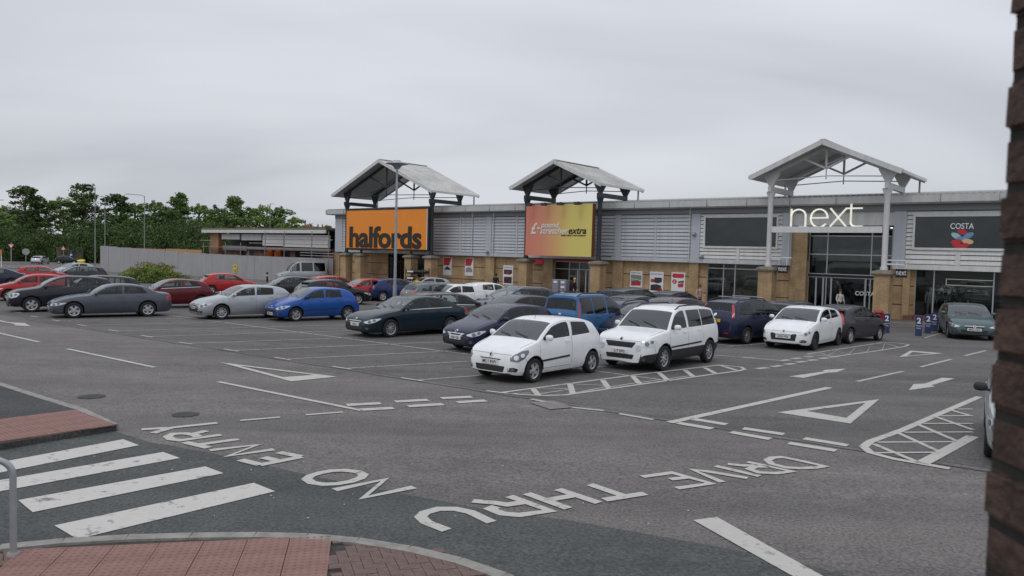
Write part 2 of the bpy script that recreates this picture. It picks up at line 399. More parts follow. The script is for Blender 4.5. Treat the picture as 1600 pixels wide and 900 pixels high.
# far estate road, verge
sheet('verge', [(-260, 148), (-40, 148), (-9, 112), (-9, 260), (-260, 260)], .006, 'grass')
sheet('estate_road', [(-280, 122), (-72, 122), (-66, 130), (-66, 147.5), (-280, 147.5)], .008, 'asphalt_old')
Z = .011
def P(seq, ox, oy, sc): return [G(ox + x / sc, oy + y / sc) for x, y in seq]
def mark(name, m='road_paint'):
    mb = MB(); return mb
def marking(name, strokes, w, m='road_paint', z=Z, closed=False):
    mb = MB()
    for i_, s_ in enumerate(strokes): stroke(mb, s_, w, z + .0007 * (i_ % 6), closed)
    return mb.build(name, m, park)
def poly_mark(name, pts, m='road_paint', z=Z):
    mb = MB(); mb.add([(p.x, p.y, z) for p in pts], [tuple(range(len(pts)))]); me = mb.mesh(name, m)
    if me.polygons[0].normal.z < 0: me.flip_normals()
    return ob(name, me, park)
def ring_mark(name, outer, inner, m='road_paint'):
    n = len(outer); mb = MB(); mb.add([(p.x, p.y, Z) for p in outer + inner], [(i, (i + 1) % n, n + (i + 1) % n, n + i) for i in range(n)])
    me = mb.mesh(name, m)
    if me.polygons[0].normal.z < 0: me.flip_normals()
    return ob(name, me, park)
# zebra
for q in [[(-260, 482), (510, 337), (575, 362), (-260, 527)], [(-260, 552), (675, 390), (745, 415), (-260, 602)], [(75, 590), (850, 450), (925, 478), (135, 640)], [(225, 695), (1050, 518), (1138, 553), (320, 752)]]:
    poly_mark('zebra_stripe', P(q, 0, 560, 2.648), 'road_paint_worn')
# lettering on the road, traced stroke by stroke
A = (200, 640, 3.3333); B = (640, 740, 4.2105); D_ = (990, 690, 5.0)
letters = [
 (A, [[(905, 249), (685, 292)], [(900, 248), (785, 226)], [(770, 268), (705, 252)], [(690, 291), (585, 265)]]),
 (A, [[(425, 215), (675, 187), (520, 245), (760, 210)]]),
 (A, [[(295, 172), (420, 202)], [(360, 187), (575, 157)]]),
 (A, [[(485, 134), (275, 163), (225, 157), (206, 143), (235, 129), (300, 127), (350, 136), (372, 148)], [(410, 113), (335, 131)]]),
 (A, [[(70, 106), (225, 97)], [(130, 126), (225, 97), (465, 72)]]),
 (A, [[(1075, 422), (1340, 367), (1225, 463), (1490, 407)]]),
 (B, [[(1185, 75), (1420, 155)], [(1280, 178), (1550, 135)]]),
 (B, [[(975, 107), (1245, 197)], [(770, 135), (1045, 235)], [(905, 180), (1105, 145)]]),
 (B, [[(655, 153), (925, 250), (720, 278), (610, 268), (530, 237), (570, 222)], [(415, 185), (560, 197), (640, 210), (760, 193)]]),
 (B, [[(540, 325), (400, 258), (300, 237), (190, 237), (100, 262), (72, 290), (110, 325), (245, 378)]]),
 (D_, [[(890, 163), (1235, 237), (1110, 252), (980, 246), (905, 220), (945, 200), (1060, 200)], [(735, 180), (850, 192), (950, 192)]]),
 (D_, [[(640, 195), (985, 275)]]),
 (D_, [[(890, 290), (570, 237), (462, 225), (695, 322)]]),
 (D_, [[(65, 280), (300, 248), (605, 332), (335, 370)], [(285, 300), (420, 285)]]),
]
for (ox, oy, sc), strokes in letters:
    marking('road_letter', [P(s_, ox, oy, sc) for s_ in strokes], .115 if sc == 5.0 else .138, 'road_paint')
marking('road_letter', [P([(930, 365), (952, 348), (1000, 333), (1060, 322), (1130, 320), (1195, 327), (1228, 343), (1212, 360), (1160, 378), (1090, 390), (1020, 393), (958, 384)], *A)], .13, closed=True)
marking('road_letter', [P([(1490, 197), (1330, 160), (1160, 125), (1085, 130), (1045, 150), (1080, 180), (1190, 207), (1300, 213), (1420, 208)], *D_)], .115, closed=True)
# edge and centre lines
E2 = (0, 480, 2.857); E3 = (480, 540, 4.706); E8 = (760, 540, 3.81); E5 = (1160, 540, 4.0)
for a, b, w in [((-200, 72), (175, 157), .12), ((300, 187), (690, 270), .12)]: marking('centre_line', [P([a, b], *E2)], w)
marking('centre_line', [[G(341, 597), G(565, 642)]], .12)
for a, b in [((1070, 508), (1250, 493)), ((1365, 483), (1530, 470))]: marking('edge_dash', [P([a, b], *E2)], .1)
for a, b in [((290, 440), (540, 427)), ((390, 475), (635, 462)), ((645, 415), (890, 402)), ((740, 449), (1000, 434)), ((985, 390), (1210, 379)), ((1100, 420), (1315, 407))]:
    marking('give_way_dash', [P([a, b], *E3)], .22)
for a, b in [((265, 321), (420, 350)), ((510, 370), (700, 390)), ((790, 408), (995, 443))]: marking('edge_dash', [P([a, b], *E8)], .12, 'road_paint_thin')
marking('centre_line', [[G(1046, 661), G(1296, 606)]], .17)
for a, b in [((1215, 437), (1430, 472)), ((1140, 463), (1345, 498))]: marking('give_way_dash', [P([a, b], *E8)], .2)
for a, b in [((5, 520), (260, 557)), ((-75, 543), (175, 587)), ((385, 583), (660, 627)), ((290, 612), (585, 660))]: marking('give_way_dash', [P([a, b], *E5)], .2)
ring_mark('give_way_triangle', P([(215, 420), (855, 338), (675, 490)], *E5), P([(400, 412), (770, 360), (650, 455)], *E5))
ring_mark('give_way_triangle', P([(980, 247), (1505, 312), (1300, 333)], *E2), P([(1070, 263), (1400, 304), (1265, 314)], *E2))
ring_mark('give_way_triangle', P([(980, 73), (1050, 33), (1255, 50)], *E5), P([(1030, 66), (1062, 41), (1185, 52)], *E5))
for a, b in [((715, 227), (1005, 162)), ((1115, 135), (1305, 87)), ((1390, 65), (1520, 33)), ((0, 75), (240, 95))]: marking('centre_line', [P([a, b], *E5)], .11, 'road_paint_thin')
poly_mark('direction_arrow', P([(290, 195), (385, 204), (530, 172), (590, 168), (648, 146), (500, 155), (515, 163)], *E5))
poly_mark('direction_arrow', P([(1325, 208), (1245, 203), (1140, 240), (1070, 243), (1040, 281), (1205, 258), (1180, 250)], *E5))
poly_mark('direction_arrow', P([(-180, 20), (-170, 34), (70, 77), (60, 82), (138, 86), (110, 72), (40, 68)], *E2))
for a, b in [((235, 97), (292, 90)), ((312, 84), (366, 79)), ((392, 72), (440, 69)), ((90, 147), (157, 139)), ((185, 134), (243, 126)), ((268, 120), (325, 114)), ((335, 106), (395, 101)), ((410, 95), (465, 90)), ((485, 83), (535, 78)), ((545, 74), (597, 69))]:
    marking('give_way_dash', [P([a, b], *E5)], .2, 'road_paint_thin')
poly_mark('drive_through_line', [G(1083, 814), G(1120, 809), G(1310, 915), G(1262, 915)])
# hatched islands
isl = [[(0, 271), (95, 283), (200, 293), (330, 300), (470, 296), (780, 252), (1080, 210), (1330, 175), (1500, 153), (1538, 143), (1515, 129), (1390, 117), (850, 181), (95, 281)]]
marking('hatched_island', [P(s_, *E8) for s_ in isl], .1)
marking('hatch_bar', [P(s_, *E8) for s_ in [[(278, 260), (308, 297)], [(497, 231), (515, 290)], [(693, 208), (728, 258)], [(868, 182), (912, 230)], [(1025, 163), (1078, 208)], [(1180, 148), (1232, 187)], [(1300, 133), (1362, 167)], [(1395, 120), (1492, 150)]]], .14)
marking('hatch_bar', [P(s_, *E8) for s_ in [[(130, 287), (300, 285)], [(308, 258), (500, 258)], [(318, 290), (500, 262)], [(525, 285), (720, 247)], [(515, 232), (700, 240)], [(735, 250), (905, 222)], [(915, 222), (1070, 200)], [(1080, 200), (1225, 180)]]], .06, 'road_paint_thin')
marking('hatched_island', [P([(1480, 322), (1240, 425), (1000, 530), (800, 602), (758, 635), (800, 672), (950, 712), (1120, 741), (1295, 772)], *E5)], .14)
marking('hatched_island', [P([(1120, 741), (1440, 570)], *E5)], .19)
marking('hatch_bar', [P(s_, *E5) for s_ in [[(845, 607), (1340, 604)], [(1010, 545), (1440, 543)], [(1130, 490), (1440, 490)], [(1240, 443), (1440, 441)], [(1345, 400), (1440, 400)], [(825, 675), (1225, 672)]]], .075)
marking('hatch_bar', [P(s_, *E5) for s_ in [[(820, 618), (1110, 738)], [(965, 545), (1235, 668)], [(1095, 495), (1340, 600)], [(1215, 450), (1440, 530)], [(1300, 405), (1425, 442)]]], .1)
E9 = (1080, 440, 2.8115)
marking('hatched_island', [P([(495, 322), (640, 329), (800, 308), (940, 286), (956, 278), (900, 270), (840, 269), (510, 319)], *E9)], .1, 'road_paint_thin')
marking('hatch_bar', [P([(560, 312), (600, 326), (640, 304), (690, 320), (720, 294), (770, 311), (790, 283), (840, 300), (850, 272), (910, 288)], *E9)], .08, 'road_paint_thin')
# parking bays: ticks every 2.7 m along the kerb line, angled lines to the spine and beyond
BAY = Vector((math.sin(R(57.3)), math.cos(R(57.3)), 0))
ticks = [(22, 488), (48, 494), (81, 500), (120.8, 507.3), (169.8, 515.7), (220.5, 524.5), (280, 535), (350, 545.8), (428.8, 558.8), (519.3, 573), (626.6, 590.6)]
SP0 = G(250, 491); SP1 = G(700, 550); SD = (SP1 - SP0).normalized()
def cross_len(p, d):            # distance along d from p to the spine line
    nrm = Vector((-SD.y, SD.x, 0)); return (SP0 - p).dot(nrm) / d.dot(nrm)
for i, t in enumerate(ticks):
    p0 = G(*t); a = p0 + ROWDIR * .5
    marking('bay_tick', [[p0, p0 + ROWDIR * .72]], .09, 'road_paint')
    L_ = cross_len(a, BAY)
    marking('bay_line', [[a, a + BAY * (L_ + 4.7)]], .075, 'road_paint_thin')
marking('bay_line', [[SP0 - SD * 14, SP1 + SD * 7.5]], .085, 'road_paint_thin')
marking('bay_line', [P([(1150, 45), (1600, 75)], *E8)], .08, 'road_paint_thin')
for px in [(1136, 541.7, 1200, 536.5), (1100, 536, 1150, 541), (548, 506, 640, 503), (560, 492, 600, 490), (1445, 528, 1478, 519), (1397, 503, 1420, 500)]:
    marking('bay_line', [[G(*px[:2]), G(*px[2:])]], .08, 'road_paint_thin')
# joint between the road and the parking bays, gully grate, iron covers
mb = MB(); pts = []
for i in range(60):
    p = ROW0 - ROWDIR * 11 + ROWDIR * (i * .56) - Vector((.63, .77, 0)) * (.22 + random.uniform(-.05, .05)); pts.append(p)
stroke(mb, pts, .035, .0095); mb.build('surface_joint', mat('tar', (.035, .033, .033), .7), park)
mb = MB(); q = P([(262, 345), (400, 332), (515, 372), (380, 384)], *E8); q2 = q
mb.add([(p.x, p.y, .010) for p in q], [(0, 1, 2, 3)])
gr = mb.build('gully_grate', 'joint_dark', park)
for k in range(9):
    t = (k + .5) / 9; a = q[0].lerp(q[3], t); b = q[1].lerp(q[2], t)
    mb = MB(); mb.bar((a.x, a.y, .017), (b.x, b.y, .017), .035, .012); mb.build('grate_bar', 'concrete', gr)
for px, r_ in (((143, 620), .22), ((290, 648), .2)):
    mb = MB(); c = G(*px); mb.lathe([(0, .014), (r_, .014), (r_ + .03, .008)], 20, c=(c.x, c.y, 0)); mb.build('iron_cover', 'asphalt_dark', park)
# ------------------------------------------------------------------ pavements with kerbs
def kerb_run(px, name, inner_px, top_mat, h=.11):
    edge = [G(*p) for p in px]
    top = [(p.x, p.y) for p in edge] + [(p.x, p.y) for p in [G(*q) for q in inner_px]]
    mb = MB(); mb.prism(top, 0.002, h - (.02 if top_mat == 'joint_dark' else .004)); pv = tag(mb.build(name, top_mat), kind='structure')
    dens = []
    for a, b in zip(edge[:-1], edge[1:]):
        n = max(1, round((b - a).length / .9))
        for i in range(n): dens.append((a.lerp(b, i / n), a.lerp(b, (i + 1) / n)))
    for a, b in dens:
        d = (b - a).normalized(); nrm = Vector((-d.y, d.x, 0)); a2 = a + d * .005; b2 = b - d * .005
        mb = MB(); mb.prism([(a2 - nrm * .03).xy, (b2 - nrm * .03).xy, (b2 + nrm * .11).xy, (a2 + nrm * .11).xy], 0.003, h + .006)
        mb.build('kerb_stone', 'kerb_stone', pv)
    return pv
pvA = kerb_run([(182, 673), (130, 648), (60, 626), (0, 606), (-150, 560), (-320, 520)], 'pavement', [(-700, 600), (-250, 745), (0, 704)], 'asphalt_dark', .1)
edgeB = [(-140, 885), (0, 869), (100, 859), (200, 853), (300, 850), (400, 849), (480, 851), (560, 858), (640, 871), (720, 890), (790, 915), (840, 940)]
pvB = kerb_run(edgeB[::-1], 'forecourt_pavement', [(-300, 1150), (900, 1150)], 'joint_dark', .1)
# tactile tiles with blisters
def tile_mesh(s_=.4, n=6):
    mb = MB(); g = .004; mb.box(g, s_ - g, g, s_ - g, 0, .018)
    for i in range(n):
        for j in range(n):
            c = ((i + .5) * s_ / n, (j + .5) * s_ / n); v = []
            for r_, z in ((.0145, .018), (.010, .0245)):
                v += [(c[0] + r_ * math.cos(k * math.pi / 3), c[1] + r_ * math.sin(k * math.pi / 3), z) for k in range(6)]
            mb.add(v, [(k, (k + 1) % 6, 6 + (k + 1) % 6, 6 + k) for k in range(6)] + [tuple(range(6, 12))])
    return mb.mesh('tactile_tile', 'tactile_red')
TILE = tile_mesh()
def in_poly(p, poly):
    c = False; n = len(poly); j = n - 1
    for i in range(n):
        if ((poly[i].y > p.y) != (poly[j].y > p.y)) and (p.x < (poly[j].x - poly[i].x) * (p.y - poly[i].y) / (poly[j].y - poly[i].y) + poly[i].x): c = not c
        j = i
    return c
def tiles(area_px, zz, ang, parent, step, me, rot90=False, rnd=.002):
    poly = [G(*p) for p in area_px]; cx = sum((p.x for p in poly)) / len(poly); cy = sum((p.y for p in poly)) / len(poly)
    ux = Vector((math.cos(ang), math.sin(ang), 0)); uy = Vector((-ux.y, ux.x, 0)); k = 0
    for i in range(-20, 20):
        for j in range(-20, 20):
            o = Vector((cx, cy, 0)) + ux * (i * step) + uy * (j * step)
            if in_poly(o + ux * step / 2 + uy * step / 2, poly):
                ob('tactile_tile', me, parent, (o.x, o.y, zz + random.uniform(-rnd, rnd)), (0, 0, ang)); k += 1
    return k
tiles([(0, 668), (135, 650), (172, 672), (0, 700), (-120, 715), (-120, 688)], .097, math.atan2(*(G(165, 672) - G(0, 697)).yx), pvA, .4, TILE)
ad_ = G(300, 850) - G(100, 859)
tiles([(60, 872), (200, 861), (300, 858), (400, 857), (480, 859), (545, 864), (522, 905), (500, 960), (20, 960), (-40, 920)], .085, math.atan2(ad_.y, ad_.x), pvB, .4, TILE)
# block pavers in herringbone
mb = MB(); mb.box(.003, .197, .003, .097, 0, .02); PAVER = mb.mesh('paver', 'paver_brown')
def herring(area_px, ang, parent):
    poly = [G(*p) for p in area_px]; c = sum(poly, Vector()) / len(poly)
    ca, sa = math.cos(ang), math.sin(ang)
    for i in range(-34, 34):
        for j in range(-34, 34):
            m_ = (i - j) % 4
            if m_ == 0: x, y, r_ = i * .1, j * .1, 0
            elif m_ == 2: x, y, r_ = i * .1 + .1, j * .1 - .1, 1
            else: continue
            w = Vector((c.x + x * ca - y * sa, c.y + x * sa + y * ca, 0))
            if in_poly(w, poly): ob('paver', PAVER, parent, (w.x, w.y, .081 + random.uniform(-.003, .003)), (0, 0, ang + (math.pi / 2 if r_ else 0)))
herring([(533, 862), (580, 866), (640, 876), (700, 890), (760, 915), (780, 950), (490, 950)], R(20), pvB)
herring([(-30, 882), (55, 876), (25, 905), (-30, 915)], R(35), pvB)

# ------------------------------------------------------------------ oil drips in the bays, repair patches, cracks, scraps
rs = random.Random(11)
mat('oil', (.055, .052, .05), .55, noise=.3, nscale=9)
def blob(c, rx, ry, ang, n=14): 
    ph = [rs.uniform(.65, 1.2) for _ in range(n)]
    return [Vector((c.x + rx * ph[k] * math.cos(2 * math.pi * k / n) * math.cos(ang) - ry * ph[k] * math.sin(2 * math.pi * k / n) * math.sin(ang), c.y + rx * ph[k] * math.cos(2 * math.pi * k / n) * math.sin(ang) + ry * ph[k] * math.sin(2 * math.pi * k / n) * math.cos(ang), 0)) for k in range(n)]
for i, t in enumerate(ticks[2:]):
    p0 = G(*t) + ROWDIR * 1.7 + BAY * 1.1
    for k in range(rs.choice((2, 3, 4))): poly_mark('oil_stain', blob(p0 + BAY * rs.uniform(-.5, 2.6) + ROWDIR * rs.uniform(-.35, .35), rs.uniform(.06, .24), rs.uniform(.05, .16), rs.uniform(0, 3)), 'oil', .0085 + .0002 * k)
def rect(c, w, l, a): u = Vector((math.cos(a), math.sin(a), 0)); v = Vector((-u.y, u.x, 0)); return [c + u * w * q + v * l * r_ for q, r_ in ((-.5, -.5), (.5, -.5), (.5, .5), (-.5, .5))]
mb = MB()
for k in range(26):
    c = G(rs.uniform(100, 1150), rs.uniform(700, 850)); s_ = rs.uniform(.006, .013); a = rs.uniform(0, 3); q = rect(c, s_ * 2, s_, a); mb.add([(p.x, p.y, .016 + .004 * (j % 2)) for j, p in enumerate(q)], [(0, 1, 2, 3)])
tag(mb.build('scraps', 'white_print'), 'tiny pale scraps and fallen petals scattered over the tarmac', 'litter', kind='stuff')
# ------------------------------------------------------------------ retail building, in facade coordinates: x along, y outwards, z up
bld = thing('retail_building', 'long buff brick retail building with grey slatted upper cladding and low metal roof', 'building', FO, FROT)
S0, S1 = -16.0, fs(525, 0)                # right and left ends
ZC = 3.14                                  # underside of the cladding
BR = -.35                                  # brick wall face
def part(name, m, build, parent=bld, smooth=0):
    mb = MB(); build(mb); return mb.build(name, m, parent, smooth)
# openings in the brick wall (s right, s left, top)
half_open = (fs(664, BR) , fs(606, BR))
pound_open = (fs(945, BR), fs(866, BR))
nextL_win = (fs(1186, BR), fs(1106, BR))
next_open = (fs(1392, BR), fs(1262, BR))
costa_win = (-9.5, fs(1432, BR))
opens = sorted([half_open, pound_open, nextL_win, next_open, costa_win])
cur = S0
for a, b in opens:
    part('brick_wall', 'buff_brick', lambda mb: mb.box(cur, a, BR - .3, BR, -1, ZC + .3)); cur = b
part('brick_wall', 'buff_brick', lambda mb: mb.box(cur, S1, BR - .3, BR, -1, ZC + .3))
part('brick_wall', 'buff_brick', lambda mb: mb.box(S1 - .3, S1, -30, BR - .302, -1, ZC + .3))
for z in (.9, 2.05):                       # recessed dark string courses, cut round the openings
    cur = S0
    for a, b in opens + [(S1, S1)]:
        if a - cur > .3: part('string_course', 'groove', lambda mb: mb.box(cur + .05, a - .05, BR - .05, BR + .012, z, z + .065))
        cur = b
for x0, x1 in ((761, 775), (851, 866), (960, 975.5), (1079.5, 1094), (1414, 1425), (1237, 1262), (525, 533)):
    a, b = fs(x1, BR), fs(x0, BR)
    part('brick_pilaster', 'buff_brick', lambda mb: mb.box(a, b, BR + .002, BR + .22, -1, ZC + .02 if x0 != 1237 else 5.3))
part('plinth', 'red_brick', lambda mb: mb.box(next_open[0] - .9, costa_win[1] + .02, BR + .015, BR + .3, -1, .32))
part('plinth', 'red_brick', lambda mb: mb.box(S0, costa_win[1] + .01, BR + .016, BR + .08, -1, .36))
# upper storey core behind the cladding
ent = (fs(1396, 0), fs(1236, 0))           # recessed glazed entrance of the right-hand shop
part('upper_wall', 'soffit', lambda mb: mb.box(ent[1], S1 - .02, -1.2, -.12, ZC + .02, 7.0))
part('upper_wall', 'soffit', lambda mb: mb.box(S0, ent[0], -1.2, -.12, ZC + .02, 7.0))
part('upper_wall', 'soffit', lambda mb: mb.box(ent[0], ent[1], -1.2, -.4, 5.9, 7.0))
part('entrance_panel', 'cladding_white', lambda mb: mb.box(ent[0], ent[1], -.4, -.1, 5.75, 6.75))
# eaves: soffit shade band, gutter, roof sheet, ribs
part('fascia', 'gutter_white', lambda mb: mb.add([(s_, n, z) for s_ in (S0, S1 + .9) for n, z in ((-.9, 7.0), (.55, 7.0), (.75, 7.08), (.8, 7.5), (-.9, 7.5))],
     [(0, 1, 6, 5), (1, 2, 7, 6), (2, 3, 8, 7), (3, 4, 9, 8), (4, 0, 5, 9), (4, 3, 2, 1, 0), (5, 6, 7, 8, 9)]))
for i_ in range(1, 26):
    x_ = S0 + i_ * 2.9
    if x_ < S1 + .8: part('fascia_joint', 'soffit', lambda mb: mb.box(x_ - .012, x_ + .012, .7, .812, 7.06, 7.505))
part('soffit_shade_band', 'soffit', lambda mb: mb.box(S0, S1 + .1, -.12, .12, 6.62, 6.998))  # dark strip: the shade under the eaves is put into its colour
roof = part('roof', 'roof_sheet', lambda mb: mb.add([(S0, .75, 7.53), (S1 + .9, .75, 7.53), (S1 + .9, -22, 9.6), (S0, -22, 9.6), (S0, -22, 7.51), (S1 + .9, -22, 7.51), (S0, .75, 7.51), (S1 + .9, .75, 7.51)],
     [(3, 2, 1, 0), (0, 1, 7, 6), (2, 3, 4, 5), (1, 2, 5, 7), (3, 0, 6, 4)]))
mb = MB(); k = S0
while k < S1 + .8:
    mb.bar((k, .78, 7.55), (k, -8, 8.36), .12, .07); k += .33
rb = mb.build('roof_ribs', 'roof_sheet', roof); rb['kind'] = 'stuff'
# vertical pilaster strips and slatted bays
Z0, Z1 = 3.42, 6.6
def vstrip(x0, x1, m='pilaster_grey', n1=.07, z0=ZC + .04, z1=6.61):
    a, b = fs(x1, 0), fs(x0, 0); part('cladding_strip', m, lambda mb: mb.box(a, b, -.1, n1, z0, z1)); return a, b
part('bottom_flashing', 'cladding', lambda mb: mb.box(ent[1], S1, -.12, .06, ZC - .04, ZC + .26))
part('bottom_flashing', 'cladding_white', lambda mb: mb.box(S0, ent[0], -.12, .06, ZC - .04, ZC + .26))
part('soffit_lining', 'soffit', lambda mb: mb.box(ent[1], S1, BR, -.121, ZC - .02, ZC + .01))
for x0, x1 in ((524, 535), (758.8, 767.5), (960, 970), (1079.5, 1093), (1221, 1236), (1395, 1414.5)): vstrip(x0, x1)
for xx in (718.7, 807, 1023.7): vstrip(xx - 1.2, xx + 1.2, 'cladding', .05)
def slat_bay(sa, sb, z0, z1, m):
    mb = MB(); w = sb - sa
    n = max(1, round((z1 - z0) / .27)); h = (z1 - z0) / n
    mb.add([(0, -.1, 0), (w, -.1, 0), (w, .045, .02), (0, .045, .02), (w, .0, h * .86), (0, .0, h * .86), (0, -.1, h * .97), (w, -.1, h * .97)],
           [(0, 1, 2, 3), (3, 2, 4, 5), (5, 4, 7, 6), (0, 3, 5, 6), (1, 7, 4, 2)])
    me = mb.mesh('slat', m)
    me.flip_normals()
    for i in range(n): ob('slat', me, bld, (sa, 0, z0 + i * h))
bays = [(535, 718), (719.9, 758.8), (767.5, 805.8), (808.2, 960), (970, 1022.5), (1024.9, 1079.5)]
for x0, x1 in bays: slat_bay(fs(x1, 0) + .01, fs(x0, 0) - .01, Z0, Z1, 'cladding')
# bays with a window: slats around it
def window_bay(sa, sb, wa, wb, wz0, wz1, m):
    slat_bay(sa, sb, Z0, wz0 - .12, m); slat_bay(sa, wa - .1, wz0 - .12, wz1 + .1, m) if wa - sa > .25 else None
    slat_bay(wb + .1, sb, wz0 - .12, wz1 + .1, m) if sb - wb > .25 else None
    slat_bay(sa, sb, wz1 + .1, Z1, m)
    w = part('shop_window', 'cladding_white', lambda mb: (mb.box(wa - .12, wb + .12, -.1, .1, wz0 - .14, wz0), mb.box(wa - .12, wb + .12, -.1, .1, wz1, wz1 + .12), mb.box(wa - .12, wa, -.1, .1, wz0 + .002, wz1 - .002), mb.box(wb, wb + .12, -.1, .1, wz0 + .002, wz1 - .002)))
    part('pane', 'shop_glass', lambda mb: mb.box(wa, wb, -.03, -.015, wz0, wz1), w)
    part('blind', 'shop_dark', lambda mb: mb.box(wa, wb, -.11, -.09, wz0, wz1), w)
    return w
window_bay(fs(1221, 0) + .01, fs(1093, 0) - .01, fs(1212, 0), fs(1101, 0), FS(1150, 385, 0)[1], FS(1150, 340, 0)[1], 'cladding_white')
cw = window_bay(S0, fs(1414.5, 0) - .01, -9.3, fs(1428, 0), 4.42, 6.25, 'cladding_white')
for xx in (1153, 1497): part('cladding_strip', 'cladding_white', lambda mb: mb.box(fs(xx, 0) - .12, fs(xx, 0) + .12, -.1, .075, Z0 - .03, 4.2))
for xx in (770, 1076, 1232, 737):
    x_ = fs(xx, .1); part('downpipe', 'gutter_white', lambda mb: mb.tube([(x_, .12, 7.0), (x_, .12, ZC)], .05, 8), smooth=40)
# lamps and small fittings on the cladding
for x, y in ((1085, 366), (1096, 401), (762, 394)):
    s_, z_ = FS(x, y, .1); part('wall_lamp', 'galvanised', lambda mb: mb.lathe([(0, .28), (.1, .24), (.16, .1), (.16, 0)], 12, 'y', (s_, .07, z_)), smooth=40)
# recesses: shop interiors and fronts
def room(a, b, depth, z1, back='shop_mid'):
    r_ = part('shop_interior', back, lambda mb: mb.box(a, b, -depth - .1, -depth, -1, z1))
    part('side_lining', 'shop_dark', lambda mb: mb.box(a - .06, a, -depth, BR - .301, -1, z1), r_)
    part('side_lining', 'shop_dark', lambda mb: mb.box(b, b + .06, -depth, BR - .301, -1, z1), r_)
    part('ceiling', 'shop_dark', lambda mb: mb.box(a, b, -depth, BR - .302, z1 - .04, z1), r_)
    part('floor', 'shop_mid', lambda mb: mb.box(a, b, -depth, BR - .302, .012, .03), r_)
    k_ = max(2, int((b - a) / 1.8))
    for i_ in range(k_):
        x_ = a + (b - a) * (i_ + .5) / k_; part('ceiling_light', 'shop_light', lambda mb: mb.box(x_ - .3, x_ + .3, -depth * .62 - .15, -depth * .62 + .15, z1 - .07, z1 - .045), r_)
    return r_
def shopfront(a, b, n, z1, mull, trans, frame='aluminium', panes='shop_glass', t=.07):
    f_ = part('shopfront', frame, lambda mb: (mb.box(a, b, n - .05, n + .05, -.6, .12), mb.box(a, b, n - .05, n + .05, z1 - t, z1), [mb.box(m - t / 2, m + t / 2, n - .052, n + .052, .121, z1 - t - .001) for m in mull]))
    for z in trans: part('transom', frame, lambda mb: mb.box(a, b, n - .04, n + .04, z - t / 2, z + t / 2), f_)
    xs = sorted(mull)
    for x0, x1 in zip(xs[:-1], xs[1:]):
        part('pane', panes, lambda mb: mb.box(x0 + t / 2, x1 - t / 2, n - .008, n + .008, .12, z1 - t), f_)
    return f_
a, b = next_open
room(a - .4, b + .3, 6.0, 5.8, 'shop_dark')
ms = [a, fs(1362, -.7), fs(1293, -.7), b]
nf = shopfront(a, b, -.7, 5.75, ms, (2.42, 2.62, 3.9, 5.1))
for m in (b - .55, b - 1.0, ms[2] - .35, ms[1] + .25): part('door_stile', 'aluminium', lambda mb: mb.box(m - .05, m + .05, -.62, -.55, .12, 2.38), nf)
part('sign_band', 'sign_black', lambda mb: mb.box(a, b, -.66, -.62, 2.44, 2.6), nf)
part('duct', 'tube_cream', lambda mb: mb.tube([(b - .9, -1.6, 2.6), (b - .95, -1.6, 3.05), (b - 1.35, -1.6, 3.22), (a + 1.25, -1.6, 3.22), (a + .85, -1.6, 3.05), (a + .8, -1.6, 2.6)], .2, 12), nf, 40)
part('balcony_front', 'shop_mid', lambda mb: mb.box(a, b, -2.4, -2.3, 3.5, 4.3), nf)
t_ = text_mesh('COSTA', .36, .004, .006, m='white_print'); t_.transform(TXT_FACE); ob('lettering', t_, nf, (fs(1354, -.6), -.6, 1.35))
part('notice', 'white_print', lambda mb: mb.box(a + .35, a + .65, -.64, -.63, 1.75, 2.15), nf)
# window left of it
a, b = nextL_win
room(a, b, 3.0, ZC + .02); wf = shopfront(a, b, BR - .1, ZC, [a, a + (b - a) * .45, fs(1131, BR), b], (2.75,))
for i in range(9):
    x = random.uniform(a + .3, b - .3); h = random.uniform(.5, 1.8); part('display_shelf', ['shop_mid', 'tube_cream', 'ply', 'concrete'][i % 4], lambda mb: (mb.box(x - .35, x + .35, -1.9 - i * .1, -1.5 - i * .1, h, h + .07), mb.bar((x - .3, -1.7 - i * .1, .03), (x - .3, -1.7 - i * .1, h), .04, .04), mb.bar((x + .3, -1.7 - i * .1, .03), (x + .3, -1.7 - i * .1, h), .04, .04), mb.box(x - .2, x + .15, -1.8 - i * .1, -1.6 - i * .1, h + .071, h + .3)), wf)
a, b = costa_win
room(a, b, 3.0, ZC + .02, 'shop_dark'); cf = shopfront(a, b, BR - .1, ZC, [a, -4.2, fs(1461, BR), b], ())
part('light_frame', 'sign_white_lit', lambda mb: (mb.box(-4.1, -1.6, -1.52, -1.5, 2.55, 2.59), mb.box(-4.1, -1.6, -1.52, -1.5, 2.2, 2.24), mb.box(-4.1, -4.06, -1.52, -1.5, 2.245, 2.545), mb.box(-1.64, -1.6, -1.52, -1.5, 2.245, 2.545)), cf)
a, b = half_open
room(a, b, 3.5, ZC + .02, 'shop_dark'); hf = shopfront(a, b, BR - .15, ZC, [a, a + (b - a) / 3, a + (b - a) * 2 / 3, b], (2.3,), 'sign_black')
part('display_board', 'sign_orange', lambda mb: mb.box(a + .4, a + 1.6, -2.2, -2.1, .9, 1.7), hf)
a, b = pound_open
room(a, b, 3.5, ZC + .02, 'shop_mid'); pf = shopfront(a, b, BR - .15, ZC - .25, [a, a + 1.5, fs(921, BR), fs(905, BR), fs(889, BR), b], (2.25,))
for x in (fs(903, BR), fs(916, BR)): part('door_stile', 'cladding_white', lambda mb: mb.box(x, x + .07, BR - .2, BR - .05, .12, 2.2), pf)
part('shop_name_board', 'red_print', lambda mb: mb.box(a, b, BR - .2, BR - .03, ZC - .25, ZC - .03), pf)
